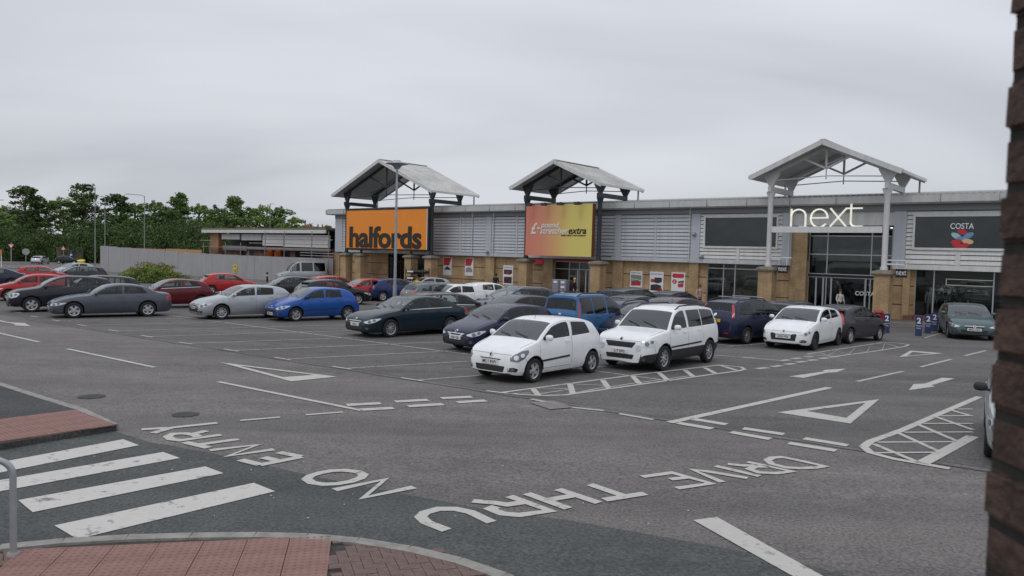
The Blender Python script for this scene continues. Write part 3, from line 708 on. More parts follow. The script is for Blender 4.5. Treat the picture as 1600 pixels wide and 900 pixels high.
x = fs(850, BR + .25); part('wall_sign', 'red_print', lambda mb: mb.box(x, fs(831, BR + .25), BR + .23, BR + .27, 2.55, 3.0))
for i in range(10):
    x = random.uniform(a + .3, b - .4); h = random.uniform(.4, 1.5); part('display_goods', ['red_print', 'tube_cream', 'grey_print', 'ply', 'sign_orange'][i % 5], lambda mb: (mb.box(x, x + .5, -2.6 - i * .05, -2.2 - i * .05, .03, h), mb.box(x + .05, x + .3, -2.5 - i * .05, -2.3 - i * .05, h + .001, h + .3)), pf)
# ------------------------------------------------------------------ posters on the wall
def poster(x0, x1, y0, y1, kind, label):
    n = BR + .03; a, z1 = FS(x1, y0, n); b, _ = FS(x0, y0, n); _, z0 = FS((x0 + x1) / 2, y1, n)
    t = thing('poster', label, 'poster', FW(a, n), FROT, 'posters on the buff brick wall'); w = b - a
    mb = MB(); mb.box(0, w, -.03, .02, z0, z1); mb.build('board', 'white_print', t); h = z1 - z0
    def pr(nm, m, poly): 
        mb = MB(); v = [(w * (1 - px), .024, z0 + h * pz) for px, pz in poly]; mb.add(v, [tuple(range(len(v)))]); me = mb.mesh(nm, m)
        if me.polygons[0].normal.y < 0: me.flip_normals()
        ob(nm, me, t)
    el = lambda cx, cz, rx, rz, n=14: [(cx + rx * math.cos(2 * math.pi * k / n), cz + rz * math.sin(2 * math.pi * k / n)) for k in range(n)]
    def tx(s_, cx, cz, sz, m): 
        me = text_mesh(s_, sz, .001, 0, m=m); me.transform(TXT_FACE); o = ob('lettering', me, t, (w * (1 - cx), .03, z0 + h * cz))
    if kind == 0: pr('red_corner', 'red_print', [(.05, .97), (.95, .97), (.72, .55), (.05, .55)]); pr('picture', 'dark_print', [(.15, .33), (.3, .42), (.5, .5), (.75, .42), (.9, .35), (.85, .3), (.2, .3)])
    if kind == 1: pr('red_corner', 'red_print', [(.05, .97), (.95, .97), (.72, .55), (.05, .55)]); pr('picture', 'grey_print', [(.1, .2), (.15, .42), (.4, .48), (.75, .45), (.92, .3), (.9, .2)])
    if kind == 2: pr('picture', 'dark_print', [(.08, .55), (.1, .78), (.9, .78), (.92, .6), (.7, .52)]); pr('price_spot', 'red_print', el(.5, .64, .17, .08)); pr('picture', 'dark_print', [(.1, .08), (.1, .4), (.9, .42), (.9, .08)]); pr('price_spot', 'red_print', el(.4, .25, .25, .1))
    if kind == 3: pr('picture', 'post_green', [(.06, .55), (.06, .78), (.94, .75), (.94, .45)]); pr('picture', 'grey_print', [(.06, .52), (.94, .42), (.94, .3), (.06, .3)]); pr('price_spot', 'red_print', [(.1, .28), (.3, .4), (.6, .45), (.9, .3), (.9, .12), (.1, .1)])
    if kind == 4: pr('picture', 'dark_print', [(.3, .5), (.35, .73), (.9, .73), (.9, .52), (.6, .46)]); pr('picture', 'dark_print', [(.06, .12), (.08, .38), (.5, .42), (.88, .35), (.8, .1)]); pr('price_spot', 'red_print', el(.2, .58, .15, .09)); pr('price_spot', 'red_print', el(.8, .16, .16, .09))
    if kind == 5: pr('red_corner', 'red_print', [(.1, .93), (.9, .93), (.95, .78), (.85, .7), (.15, .7), (.05, .78)]); pr('ring', 'red_print', el(.24, .5, .17, .13)); pr('picture', 'red_print', [(.5, .4), (.9, .45), (.9, .22), (.5, .2)]); pr('picture', 'dark_print', [(.5, .52), (.92, .58), (.92, .47), (.5, .44)])
    if kind in (2, 3, 4): tx('Garden Store', .5, .86, w * .15, 'dark_print')
    if kind == 5: tx('£', .24, .42, w * .3, 'white_print')
    return t
poster(693, 706, 402, 430, 0, 'white poster with red corner and black dome-shaped picture on the brick wall')
poster(727, 740, 403, 431, 1, 'white poster with red corner and grey seat-like picture on the brick wall')
poster(786.5, 802, 415, 445, 2, 'white poster with two dark pictures and red spots, beside the sign pier')
poster(985, 1004, 424, 449, 3, 'white poster with green and red garden picture on the brick wall')
poster(1016, 1037, 425, 458, 4, 'white poster with dark purple furniture pictures and red price spots')
poster(1049.5, 1071, 426, 455, 5, 'white poster with red banner and red ring on the brick wall')
# ------------------------------------------------------------------ gabled entrance canopies
def canopy(label, sr, sl, er, el, sa, ze, za, dark, pier_extra=(), zb=7.9, nb=-1.6):
    t = thing('entrance_canopy', label, 'canopy', FO, FROT, 'gabled canopies over the shop entrances')
    N = 2.0; NF, NB = 3.0, -3.2; st = 'steel_dark' if dark else 'steel_white'; th = .16
    for e in (er, el):                                    # two roof slopes
        mb = MB(); v = []
        for n in (NF, NB):
            v += [(sa, n, za), (e, n, ze), (e, n, ze - th), (sa, n, za - th)]
        mb.add(v, [(0, 1, 2, 3), (7, 6, 5, 4), (1, 0, 4, 5), (2, 1, 5, 6), (0, 3, 7, 4)]); sl_ = mb.build('roof_slope', 'canopy_sheet', t)
        mb = MB(); mb.add([(sa, NF - .03, za - th - .004), (e, NF - .03, ze - th - .004), (e, NB + .03, ze - th - .004), (sa, NB + .03, za - th - .004)], [(0, 1, 2, 3)]); mb.build('soffit', 'roof_under' if dark else 'roof_under_next', sl_)
        for n in (NF, NB):
            mb = MB(); mb.bar((sa, n + (.03 if n > 0 else -.03), za - .12), (e, n + (.03 if n > 0 else -.03), ze - .12), .07, .3); mb.build('barge_board', 'gutter_white', sl_)
        mb = MB(); mb.bar((e, NF, ze - .1), (e, NB, ze - .1), .14, .16); mb.build('gutter', 'gutter_white', sl_)
        mb = MB(); k = .4; nrm = 1 if e > sa else -1
        n_ = 14
        for i in range(1, n_):                            # sheet ribs running down the slope
            y = NF + (NB - NF) * i / n_; mb.bar((sa, y, za + .012), (e, y, ze + .012), .06, .03)
        o = mb.build('sheet_ribs', 'canopy_sheet', sl_); o['kind'] = 'stuff'
    mb = MB(); mb.bar((sa, NF, za + .03), (sa, NB, za + .03), .3, .05); mb.build('ridge_cap', 'canopy_sheet', t)
    zbeam = 8.0
    slope = (za - ze) / abs(sa - er)
    def under(s_): return ze + slope * min(abs(s_ - er), abs(s_ - el)) - th - .02
    for s_ in (sr, sl):
        mb = MB(); mb.bar((s_, N + .35, zbeam), (s_, nb - .2, zbeam), .2, .34); mb.build('beam', st, t)
        for n, zlow in ((N, 3.12), (nb, 7.55 + .1)):
            if n == N:
                mb = MB(); mb.tube([(s_, N, 3.02), (s_, N, 3.2), (s_, N, 3.21), (s_, N, 7.4), (s_, N, 7.83)], [.22, .22, .165, .165, .3], 12); c = mb.build('column', st, t, 40)
            else:
                mb = MB(); mb.box(s_ - .14, s_ + .14, n - .14, n + .14, 7.6, 7.83); mb.box(s_ - .3, s_ + .3, n - .3, n + .3, 7.72, 7.76); c = mb.build('column', st, t)
            mb = MB(); hz = under(s_)
            mb.add([(s_ - .12, n - .12, 8.17), (s_ + .12, n - .12, 8.17), (s_ + .12, n + .12, 8.17), (s_ - .12, n + .12, 8.17), (s_ - .55, n - .12, hz - .05), (s_ + .55, n - .12, hz - .05), (s_ + .55, n + .12, hz - .05), (s_ - .55, n + .12, hz - .05)],
                   [(3, 2, 1, 0), (4, 5, 6, 7), (0, 1, 5, 4), (1, 2, 6, 5), (2, 3, 7, 6), (3, 0, 4, 7)]); mb.build('bracket', st, c)
    for n in (N, nb):                                     # tie rods, rafters, hanging struts
        mb = MB(); mb.tube([(sr, n, 8.55), (sa, n, 8.72), (sl, n, 8.55)], .035, 6); mb.build('tie_rod', st, t)
        for s_ in (sr, sl):
            mb = MB(); mb.bar((s_, n, under(s_) - .12), (sa, n, under(sa) - .12), .14, .22); mb.build('rafter', st, t)
        hh = 8.72 + (za - 8.72) * .22
        w_ = abs(sl - sr)
        for ds in (-.2, 0, .2):
            s2 = sa + ds * w_; mb = MB(); mb.bar((sa, n, hh), (s2, n, under(s2) - .15), .12, .12); mb.build('strut', st, t)
        mb = MB(); mb.bar((sa, n, hh), (sa, n, 8.5), .06, .06); mb.build('hanger', st, t)
    for s_ in (er, el):
        mb = MB(); mb.bar((s_ + (.25 if s_ == er else -.25), NB + .4, 7.6), (s_ + (.25 if s_ == er else -.25), NB + .4, ze - .1), .1, .1); mb.build('rear_post', 'aluminium', t)
    for i, s_ in enumerate([sr, sl] + list(pier_extra)):
        w = .43
        mb = MB(); mb.box(s_ - w, s_ + w, N - w, N + w, -1, 2.72); p = mb.build('pier', 'buff_brick', t)
        mb = MB(); v = [];
        for r_, z in ((w + .12, 2.722), (w + .16, 2.82), (w + .1, 2.95), (w - .2, 3.03)): v += [(s_ - r_, N - r_, z), (s_ + r_, N - r_, z), (s_ + r_, N + r_, z), (s_ - r_, N + r_, z)]
        f = [(3, 2, 1, 0), (12, 13, 14, 15)]
        for j in range(3):
            for k in range(4): f.append((j * 4 + k, j * 4 + (k + 1) % 4, j * 4 + 4 + (k + 1) % 4, j * 4 + 4 + k))
        mb.add(v, f); mb.build('pier_cap', 'pier_cap', p)
        if i > 1: mb = MB(); mb.bar((s_, N, 3.0), (s_, N, 3.9), .16, .16); mb.build('sign_post', st, t)
        mb = MB(); mb.bar((s_ - .1, N, 3.38), (s_ - 1.1, N, 3.38), .09, .09) if i < 1 else mb.bar((s_, N - .1, 3.38), (s_, -.05, 3.38), .1, .1); mb.build('sign_bracket' if i < 1 else 'tie_beam', st, t)
    return t
n_sr, n_sl = fs(1386.9, 2, 303), fs(1205, 2, 303)
h_sr, h_sl = fs(675.5, 2, 312), fs(542.6, 2, 318)
p_sr, p_sl = fs(938, 2, 310), fs(824, 2, 316)
canH = canopy('dark steel gabled canopy above the orange sign', h_sr, h_sl, 38.2, 52.7, 45.5, 8.85, 12.0, True, (fs(564, 2, 420), fs(642, 2, 420)))
canP = canopy('dark steel gabled canopy above the red and yellow sign', p_sr, p_sl, 20.35, 29.2, 24.8, 8.8, 10.75, True)
canN = canopy('white steel gabled canopy over the glazed shop entrance', n_sr, n_sl, .1, 9.07, 4.6, 8.8, 10.8, False)
mb = MB(); zz = FS(1290, 358, 2)[1]; mb.box(n_sr + .16, n_sl - .16, 1.85, 2.15, zz - .22, zz + .16); mb.build('cross_beam', 'steel_white', canN)
# ------------------------------------------------------------------ shop signs
sg = thing('shop_sign', 'large orange sign with black lettering in a dark frame', 'sign', FO, FROT, 'shop signs')
a, z1 = FS(667.5, 326, 2.45); b, _ = FS(541, 328, 2.45); z0 = FS(600, 388.5, 2.45)[1]
mb = MB(); mb.box(a, b, 2.2, 2.4, z0, z1); mb.build('panel', 'sign_orange', sg)
mb = MB(); mb.box(a - .22, b + .1, 2.17, 2.43, z1 + .002, z1 + .16); mb.box(a - .22, b + .1, 2.17, 2.43, z0 - .16, z0 - .002); mb.box(a - .22, a - .04, 2.17, 2.43, z0, z1); mb.build('frame', 'sign_black', sg)
mb = MB(); mb.box(a - .038, a + .05, 2.401, 2.42, z0, z1); mb.build('edge_trim', 'white_print', sg)
x0, zt = FS(546, 354, 2.45); x1 = fs(658, 2.45, 380); zbs = FS(600, 386.5, 2.45)[1]
for i, ch in enumerate('halfords'): pass
def sign_word(parent, word, sL, sR, zbase, height, m, n, off=0.0, shear=0.0, ext=.03, asc=.72, space=1.0):
    me = text_mesh(word, 1.0, ext, off, shear, m=m, align='LEFT', space=space)
    xs = [v.co.x for v in me.vertices]; ys = [v.co.y for v in me.vertices]; w = max(xs) - min(xs); h = max(ys)
    for v in me.vertices: v.co.x = (v.co.x - min(xs)) * (abs(sL - sR) / w); v.co.y = v.co.y * height / h
    me.transform(TXT_FACE); return ob('lettering', me, parent, (sL, n, zbase))
sign_word(sg, 'halfords', x0, x1, zbs + .03, zt - zbs, 'letter_black', 2.42, .03, space=.97)
def grad_mat():
    m = bpy.data.materials.new('sign_gradient'); m.use_nodes = True; t = m.node_tree; b_ = t.nodes['Principled BSDF']; b_.inputs['Roughness'].default_value = .45
    g = t.nodes.new('ShaderNodeTexCoord'); sp = t.nodes.new('ShaderNodeSeparateXYZ'); t.links.new(g.outputs['Generated'], sp.inputs[0])
    r = t.nodes.new('ShaderNodeValToRGB'); t.links.new(sp.outputs[0], r.inputs[0]); e = r.color_ramp.elements
    e[0].position = .0; e[0].color = (.70, .60, .16, 1); e[1].position = .95; e[1].color = (.66, .22, .15, 1)
    for p_, c in ((.3, (.70, .58, .16, 1)), (.55, (.68, .38, .16, 1)), (.75, (.66, .26, .16, 1))): q = e.new(p_); q.color = c
    t.links.new(r.outputs[0], b_.inputs['Base Color']); MATS['sign_gradient'] = m
grad_mat()
sp_ = thing('shop_sign', 'red to yellow sign board with pound symbol and white italic lettering', 'sign', FO, FROT, 'shop signs')
NP = 2.55; a, z1 = FS(926, 318, NP); b, _ = FS(822.5, 321, NP); z0 = FS(870, 400, NP)[1]
mb = MB(); mb.box(a, b, NP - .02, NP, z0, z1); mb.build('panel', 'sign_gradient', sp_)
mb = MB(); mb.box(a, b, NP - .45, NP - .021, z0, z1); mb.build('box', mat('sign_rust', (.2, .06, .03), .6), sp_)
xa, zb_ = FS(845, 360.5, NP); xb = fs(888, NP, 360)
def w_at(word, px0, px1, pyb, pyt, m, off=0.0):
    x0, zb = FS(px0, pyb, NP); x1 = fs(px1, NP, pyb); zt = FS(px0, pyt, NP)[1]; sign_word(sp_, word, x0, x1, zb, zt - zb, m, NP + .02, off, .25, .012)
w_at('pound', 845, 874, 355.5, 347, 'white_print', .012)
w_at('stretcher', 844, 888.5, 365, 355.5, 'white_print', .012)
w_at('extra', 888.5, 916, 365, 356.5, 'letter_black', .014)
w_at("look what's new instore", 877, 915, 368.8, 366, 'letter_black')
w_at('£', 829.5, 839.5, 365, 348, 'white_print', .02)
mb = MB(); s_, z_ = FS(841, 356.5, NP); mb.box(s_ - .15, s_ + .1, NP, NP + .02, z_ - .07, z_ + .07); mb.build('dash', 'white_print', sp_)
for px in (834, 857, 882, 909):
    s_ = fs(px, NP, 320); mb = MB(); mb.bar((s_, NP - .1, z1 + .02), (s_, NP + .55, z1 + .12), .06, .06); mb.box(s_ - .2, s_ + .2, NP + .4, NP + .75, z1 - .12, z1 + .1); mb.build('floodlight', 'steel_dark', sp_)
# thin illuminated letters
sn = thing('shop_sign', 'thin pale illuminated lowercase letters standing on the white cross beam', 'sign', FO, FROT, 'shop signs')
NN = 2.02; sL, zB = FS(1236, 354.5, NN); sR = fs(1347, NN, 354); zX = FS(1240, 327, NN)[1]; zT = FS(1330, 322.5, NN)[1]; W_ = sL - sR; H_ = zX - zB
def arc(cx, cy, rx, ry, a0, a1, n=14): return [(cx + rx * math.cos(R(a0 + (a1 - a0) * i / n)), cy + ry * math.sin(R(a0 + (a1 - a0) * i / n))) for i in range(n + 1)]
nx = {'n': [[(0, 0), (0, 1.0)], [(0, .62)] + arc(.105, .62, .105, .36, 180, 0, 12) + [(.21, 0)]],
      'e': [[(.29, .5), (.525, .5)] + arc(.405, .48, .12, .5, 10, 318, 18)],
      'x': [[(.565, 1.0), (.785, 0)], [(.78, 1.0), (.56, 0)]],
      't': [[(.845, 1.22), (.845, .25)] + arc(.91, .25, .065, .23, 180, 270, 6) + [(1.0, .02)], [(.79, 1.0), (.99, 1.0)]]}
for ch, ss in nx.items():
    mb = MB()
    for s_ in ss:
        pts = [Vector((sL - W_ * x, 0, zB + H_ * y)) for x, y in s_]
        for p, q in zip(pts[:-1], pts[1:]):
            d = (q - p).normalized() * .03; mb.bar(p - d, q + d, .16, .09, (0, 1, 0)) if False else mb.bar((p - d) + Vector((0, NN, 0)), (q + d) + Vector((0, NN, 0)), .09, .13, (0, 1, 0))
    o = mb.build('letter', 'sign_white_lit', sn)
# small square hanging signs on the piers, and the coffee mark in the upper window
for s_, lab in ((n_sl, 'small black hanging sign with pale letters on the entrance pier beside the shop window'), (n_sr, 'small black hanging sign with pale letters on the entrance pier beside the red bin')):
    t = thing('hanging_sign', lab, 'sign', FW(s_ - .95, 2, 0), FROT, 'hanging signs on the piers')
    mb = MB(); mb.box(-.3, .3, -.05, .05, 2.62, 3.12); mb.build('board', 'sign_black', t)
    mb = MB(); mb.bar((-.25, 0, 3.12), (-.25, 0, 3.62), .04, .04); mb.bar((.25, 0, 3.12), (.25, 0, 3.62), .04, .04); mb.bar((1.0, 0, 3.62), (-.55, 0, 3.62), .07, .07); mb.build('bracket', 'steel_white', t)
    sign_word(t, 'next', .27, -.27, 2.76, .26, 'white_print', .055, 0, 0, .004)
cs = thing('window_sticker', 'white lettering over a pile of coloured beans inside the upper shop window', 'sticker', FO, FROT)
sign_word(cs, 'COSTA', fs(1485, .02, 352), fs(1522, .02, 352), FS(1500, 357.5, .02)[1], .33, 'white_print', .012, .012, 0, .004)
c_s, c_z = FS(1503, 374, .02)
for dx, dz, an, m in ((-.02, .42, 20, 'red_print'), (-.32, .22, 150, 'sign_blue2'), (.3, .2, -150, 'sign_pale'), (.02, .02, 5, 'sign_blue2'), (-.3, -.12, 10, 'sign_sand'), (.28, -.14, -10, 'red_print'), (-.1, -.38, 160, 'red_print'), (.2, -.36, 20, 'red_print')):
    mat('sign_blue2', (.12, .3, .5), .5); mat('sign_pale', (.35, .55, .6), .5); mat('sign_sand', (.7, .45, .25), .5)
    mb = MB(); v = []
    for k in range(14):
        q = 2 * math.pi * k / 14; x = .29 * math.cos(q); z = .15 * math.sin(q); v.append((c_s + dx + x * math.cos(R(an)) - z * math.sin(R(an)), .006 + .0005 * len(cs.children), c_z + dz + x * math.sin(R(an)) + z * math.cos(R(an))))
    mb.add(v, [tuple(range(14))]); mb.build('bean', m, cs)
# ------------------------------------------------------------------ cars: lofted shells with cut windows and wheel arches
def pchip(pts):
    xs = [p[0] for p in pts]; ys = [p[1] for p in pts]; n = len(xs)
    h = [xs[i + 1] - xs[i] for i in range(n - 1)]; dl = [(ys[i + 1] - ys[i]) / h[i] for i in range(n - 1)]
    m = [dl[0]] + [0] * (n - 2) + [dl[-1]]
    for i in range(1, n - 1):
        if dl[i - 1] * dl[i] > 0:
            w1 = 2 * h[i] + h[i - 1]; w2 = h[i] + 2 * h[i - 1]; m[i] = (w1 + w2) / (w1 / dl[i - 1] + w2 / dl[i])
    def f(x):
        x = min(max(x, xs[0]), xs[-1]); i = 0
        while i < n - 2 and x > xs[i + 1]: i += 1
        t = (x - xs[i]) / h[i]; t2 = t * t; t3 = t2 * t
        return (2 * t3 - 3 * t2 + 1) * ys[i] + (t3 - 2 * t2 + t) * h[i] * m[i] + (-2 * t3 + 3 * t2) * ys[i + 1] + (t3 - t2) * h[i] * m[i + 1]
    return f
# d = distance from the front bumper; C cowl, F roof front, B roof rear, T foot of the rear glass
TYPES = {
 'mini': dict(L=3.60, W=1.68, wb=2.37, fo=.68, r=.29, zc=.19, top=[(0, .50), (.03, .64), (.10, .74), (.35, .87), (.62, .95), (.80, 1.0), (1.10, 1.19), (1.50, 1.40), (2.0, 1.475), (2.6, 1.455), (3.10, 1.37), (3.42, 1.05), (3.52, .93), (3.60, .60)], C=.80, F=1.50, B=3.12, T=3.40, belt=(.93, 1.06), win=[(.9, 2.06, 0, .02), (2.16, 2.93, .05, -.10)], doors=[.86, 2.12], hl='oval', tl=[(-.05, .86), (.06, .88), (.08, 1.12), (-.02, 1.12)]),
 'super3': dict(L=3.95, W=1.72, wb=2.49, fo=.80, r=.31, zc=.18, top=[(0, .50), (.03, .63), (.10, .71), (.40, .85), (.75, .94), (1.0, .99), (1.35, 1.21), (1.75, 1.40), (2.25, 1.475), (2.9, 1.44), (3.45, 1.33), (3.74, 1.06), (3.87, .93), (3.95, .62)], C=1.0, F=1.75, B=3.48, T=3.74, belt=(.93, 1.09), win=[(1.1, 2.36, 0, .02), (2.45, 3.25, .03, -.16)], doors=[1.05, 2.4], hl='swept', tl=[(-.05, .82), (.08, .84), (.1, 1.1), (-.03, 1.1)]),
 'super5': dict(L=3.9, W=1.70, wb=2.45, fo=.80, r=.30, zc=.18, top=[(0, .48), (.03, .61), (.10, .69), (.40, .83), (.75, .93), (.98, .99), (1.33, 1.21), (1.72, 1.39), (2.2, 1.45), (2.8, 1.43), (3.35, 1.33), (3.66, 1.04), (3.82, .90), (3.9, .60)], C=.98, F=1.72, B=3.37, T=3.66, belt=(.92, 1.02), win=[(1.08, 2.10, 0, .02), (2.18, 2.95, .02, -.05)], doors=[1.05, 2.13, 2.95], hl='swept', tl=[(-.06, .74), (.1, .78), (.08, .98), (-.05, .96)]),
 'golf': dict(L=4.3, W=1.77, wb=2.60, fo=.92, r=.32, zc=.18, top=[(0, .50), (.03, .64), (.12, .72), (.45, .86), (.9, .95), (1.16, 1.0), (1.55, 1.23), (1.95, 1.41), (2.45, 1.475), (3.1, 1.45), (3.72, 1.34), (4.04, 1.06), (4.2, .93), (4.3, .62)], C=1.16, F=1.95, B=3.75, T=4.04, belt=(.94, 1.07), win=[(1.26, 2.36, 0, .02), (2.44, 3.2, .02, .0), (3.25, 3.58, .0, -.13)], doors=[1.22, 2.4, 3.3], hl='swept', tl=[(-.08, .80), (.14, .84), (.1, 1.02), (-.06, 1.02)]),
 'saloon': dict(L=4.62, W=1.80, wb=2.80, fo=.82, r=.33, zc=.17, top=[(0, .48), (.03, .60), (.12, .69), (.5, .84), (1.0, .94), (1.35, .98), (1.75, 1.20), (2.18, 1.38), (2.65, 1.43), (3.2, 1.40), (3.6, 1.30), (4.0, 1.10), (4.13, 1.07), (4.5, 1.02), (4.58, .92), (4.62, .62)], C=1.35, F=2.18, B=3.55, T=4.0, belt=(.92, 1.02), win=[(1.45, 2.62, 0, .02), (2.70, 3.66, .02, -.22)], doors=[1.4, 2.66, 3.42], hl='slim', tl=[(-.12, .72), (.12, .74), (.14, .90), (-.10, .92)]),
 'liftback': dict(L=4.6, W=1.80, wb=2.70, fo=.95, r=.33, zc=.18, top=[(0, .50), (.03, .62), (.12, .71), (.5, .86), (1.0, .95), (1.30, 1.0), (1.7, 1.22), (2.12, 1.41), (2.6, 1.46), (3.2, 1.42), (3.6, 1.31), (4.12, 1.10), (4.2, 1.07), (4.48, 1.03), (4.56, .92), (4.6, .62)], C=1.30, F=2.12, B=3.5, T=4.1, belt=(.93, 1.03), win=[(1.4, 2.5, 0, .02), (2.58, 3.3, .02, .0), (3.34, 3.72, .0, -.2)], doors=[1.36, 2.54, 3.3], hl='swept', tl=[(-.12, .76), (.12, .78), (.12, .98), (-.1, .98)]),
 'estate': dict(L=4.6, W=1.80, wb=2.70, fo=.92, r=.32, zc=.18, top=[(0, .50), (.03, .63), (.12, .72), (.5, .86), (1.0, .95), (1.25, 1.0), (1.65, 1.22), (2.05, 1.41), (2.6, 1.48), (3.4, 1.46), (4.1, 1.38), (4.40, 1.06), (4.52, .93), (4.6, .62)], C=1.25, F=2.05, B=4.12, T=4.40, belt=(.94, 1.03), win=[(1.35, 2.42, 0, .02), (2.5, 3.3, .02, .0), (3.36, 4.0, .0, -.14)], doors=[1.3, 2.46, 3.35], hl='swept', tl=[(-.08, .78), (.12, .80), (.1, 1.1), (-.06, 1.1)]),
 'suv': dict(L=4.4, W=1.82, wb=2.62, fo=.86, r=.345, zc=.24, top=[(0, .56), (.03, .74), (.10, .86), (.4, 1.0), (.9, 1.08), (1.12, 1.12), (1.45, 1.35), (1.82, 1.54), (2.3, 1.64), (3.1, 1.62), (3.85, 1.52), (4.15, 1.18), (4.3, 1.04), (4.4, .66)], C=1.12, F=1.82, B=3.88, T=4.13, belt=(1.05, 1.16), win=[(1.22, 2.32, 0, .02), (2.4, 3.2, .02, .0), (3.26, 3.75, .0, -.15)], doors=[1.18, 2.36, 3.25], hl='round', tl=[(-.05, .95), (.08, .97), (.06, 1.3), (-.05, 1.3)]),
 'boxsuv': dict(L=4.22, W=1.80, wb=2.58, fo=.86, r=.345, zc=.24, top=[(0, .54), (.02, .74), (.08, .86), (.35, .99), (.8, 1.06), (1.06, 1.10), (1.32, 1.34), (1.62, 1.58), (2.0, 1.68), (3.0, 1.69), (3.84, 1.63), (4.04, 1.20), (4.14, 1.06), (4.22, .66)], C=1.06, F=1.62, B=3.86, T=4.02, belt=(1.05, 1.13), win=[(1.14, 2.08, 0, .02), (2.20, 2.96, .01, .0), (3.0, 3.84, .0, -.06)], doors=[1.1, 2.12, 2.98], hl='box', tl=[(-.05, .95), (.06, .97), (.06, 1.2), (-.05, 1.2)]),
 'mpv': dict(L=4.5, W=1.77, wb=2.75, fo=.86, r=.32, zc=.19, top=[(0, .50), (.03, .66), (.10, .76), (.4, .92), (.8, 1.02), (1.0, 1.07), (1.45, 1.34), (1.85, 1.54), (2.4, 1.63), (3.3, 1.61), (4.1, 1.52), (4.33, 1.16), (4.44, 1.0), (4.5, .62)], C=1.0, F=1.85, B=4.12, T=4.30, belt=(.98, 1.06), win=[(1.1, 2.36, 0, .02), (2.44, 3.3, .02, .0), (3.36, 4.02, .0, -.12)], doors=[1.05, 2.4, 3.35], hl='swept', tl=[(-.03, .98), (.07, 1.0), (.05, 1.45), (-.02, 1.45)]),
 'leisure': dict(L=4.1, W=1.74, wb=2.69, fo=.78, r=.31, zc=.19, top=[(0, .52), (.03, .70), (.12, .80), (.4, .94), (.75, 1.04), (.95, 1.10), (1.3, 1.36), (1.65, 1.60), (2.1, 1.76), (3.2, 1.78), (3.9, 1.72), (4.02, 1.16), (4.06, 1.02), (4.1, .60)], C=.95, F=1.65, B=3.92, T=4.01, belt=(1.02, 1.10), win=[(1.05, 2.2, 0, .02), (2.3, 3.1, .0, .0), (3.16, 3.85, .0, -.02)], doors=[1.0, 2.25, 3.12], hl='oval', tl=[(-.02, 1.0), (.06, 1.0), (.05, 1.5), (-.02, 1.5)]),
 'van': dict(L=4.9, W=1.92, wb=3.05, fo=.85, r=.33, zc=.22, top=[(0, .56), (.03, .76), (.12, .9), (.45, 1.05), (.8, 1.15), (.95, 1.2), (1.35, 1.72), (1.75, 2.02), (2.2, 2.15), (3.5, 2.17), (4.72, 2.12), (4.82, 1.20), (4.86, 1.05), (4.9, .60)], C=.95, F=1.75, B=4.74, T=4.81, belt=(1.18, 1.20), win=[(1.05, 2.1, 0, .02), (2.25, 3.35, .0, .0), (3.5, 4.6, .0, .0)], doors=[1.0, 2.18, 3.42], hl='oval', tl=[(-.02, .95), (.07, .95), (.06, 1.4), (-.02, 1.4)]),
}
def bm_to_mesh(bm, name, mats, smooth=35):
    me = bpy.data.meshes.new(name); bm.normal_update(); bm.to_mesh(me)
    for m in mats: me.materials.append(MATS[m])
    if smooth: me.shade_smooth(); me.set_sharp_from_angle(angle=R(smooth))
    return me
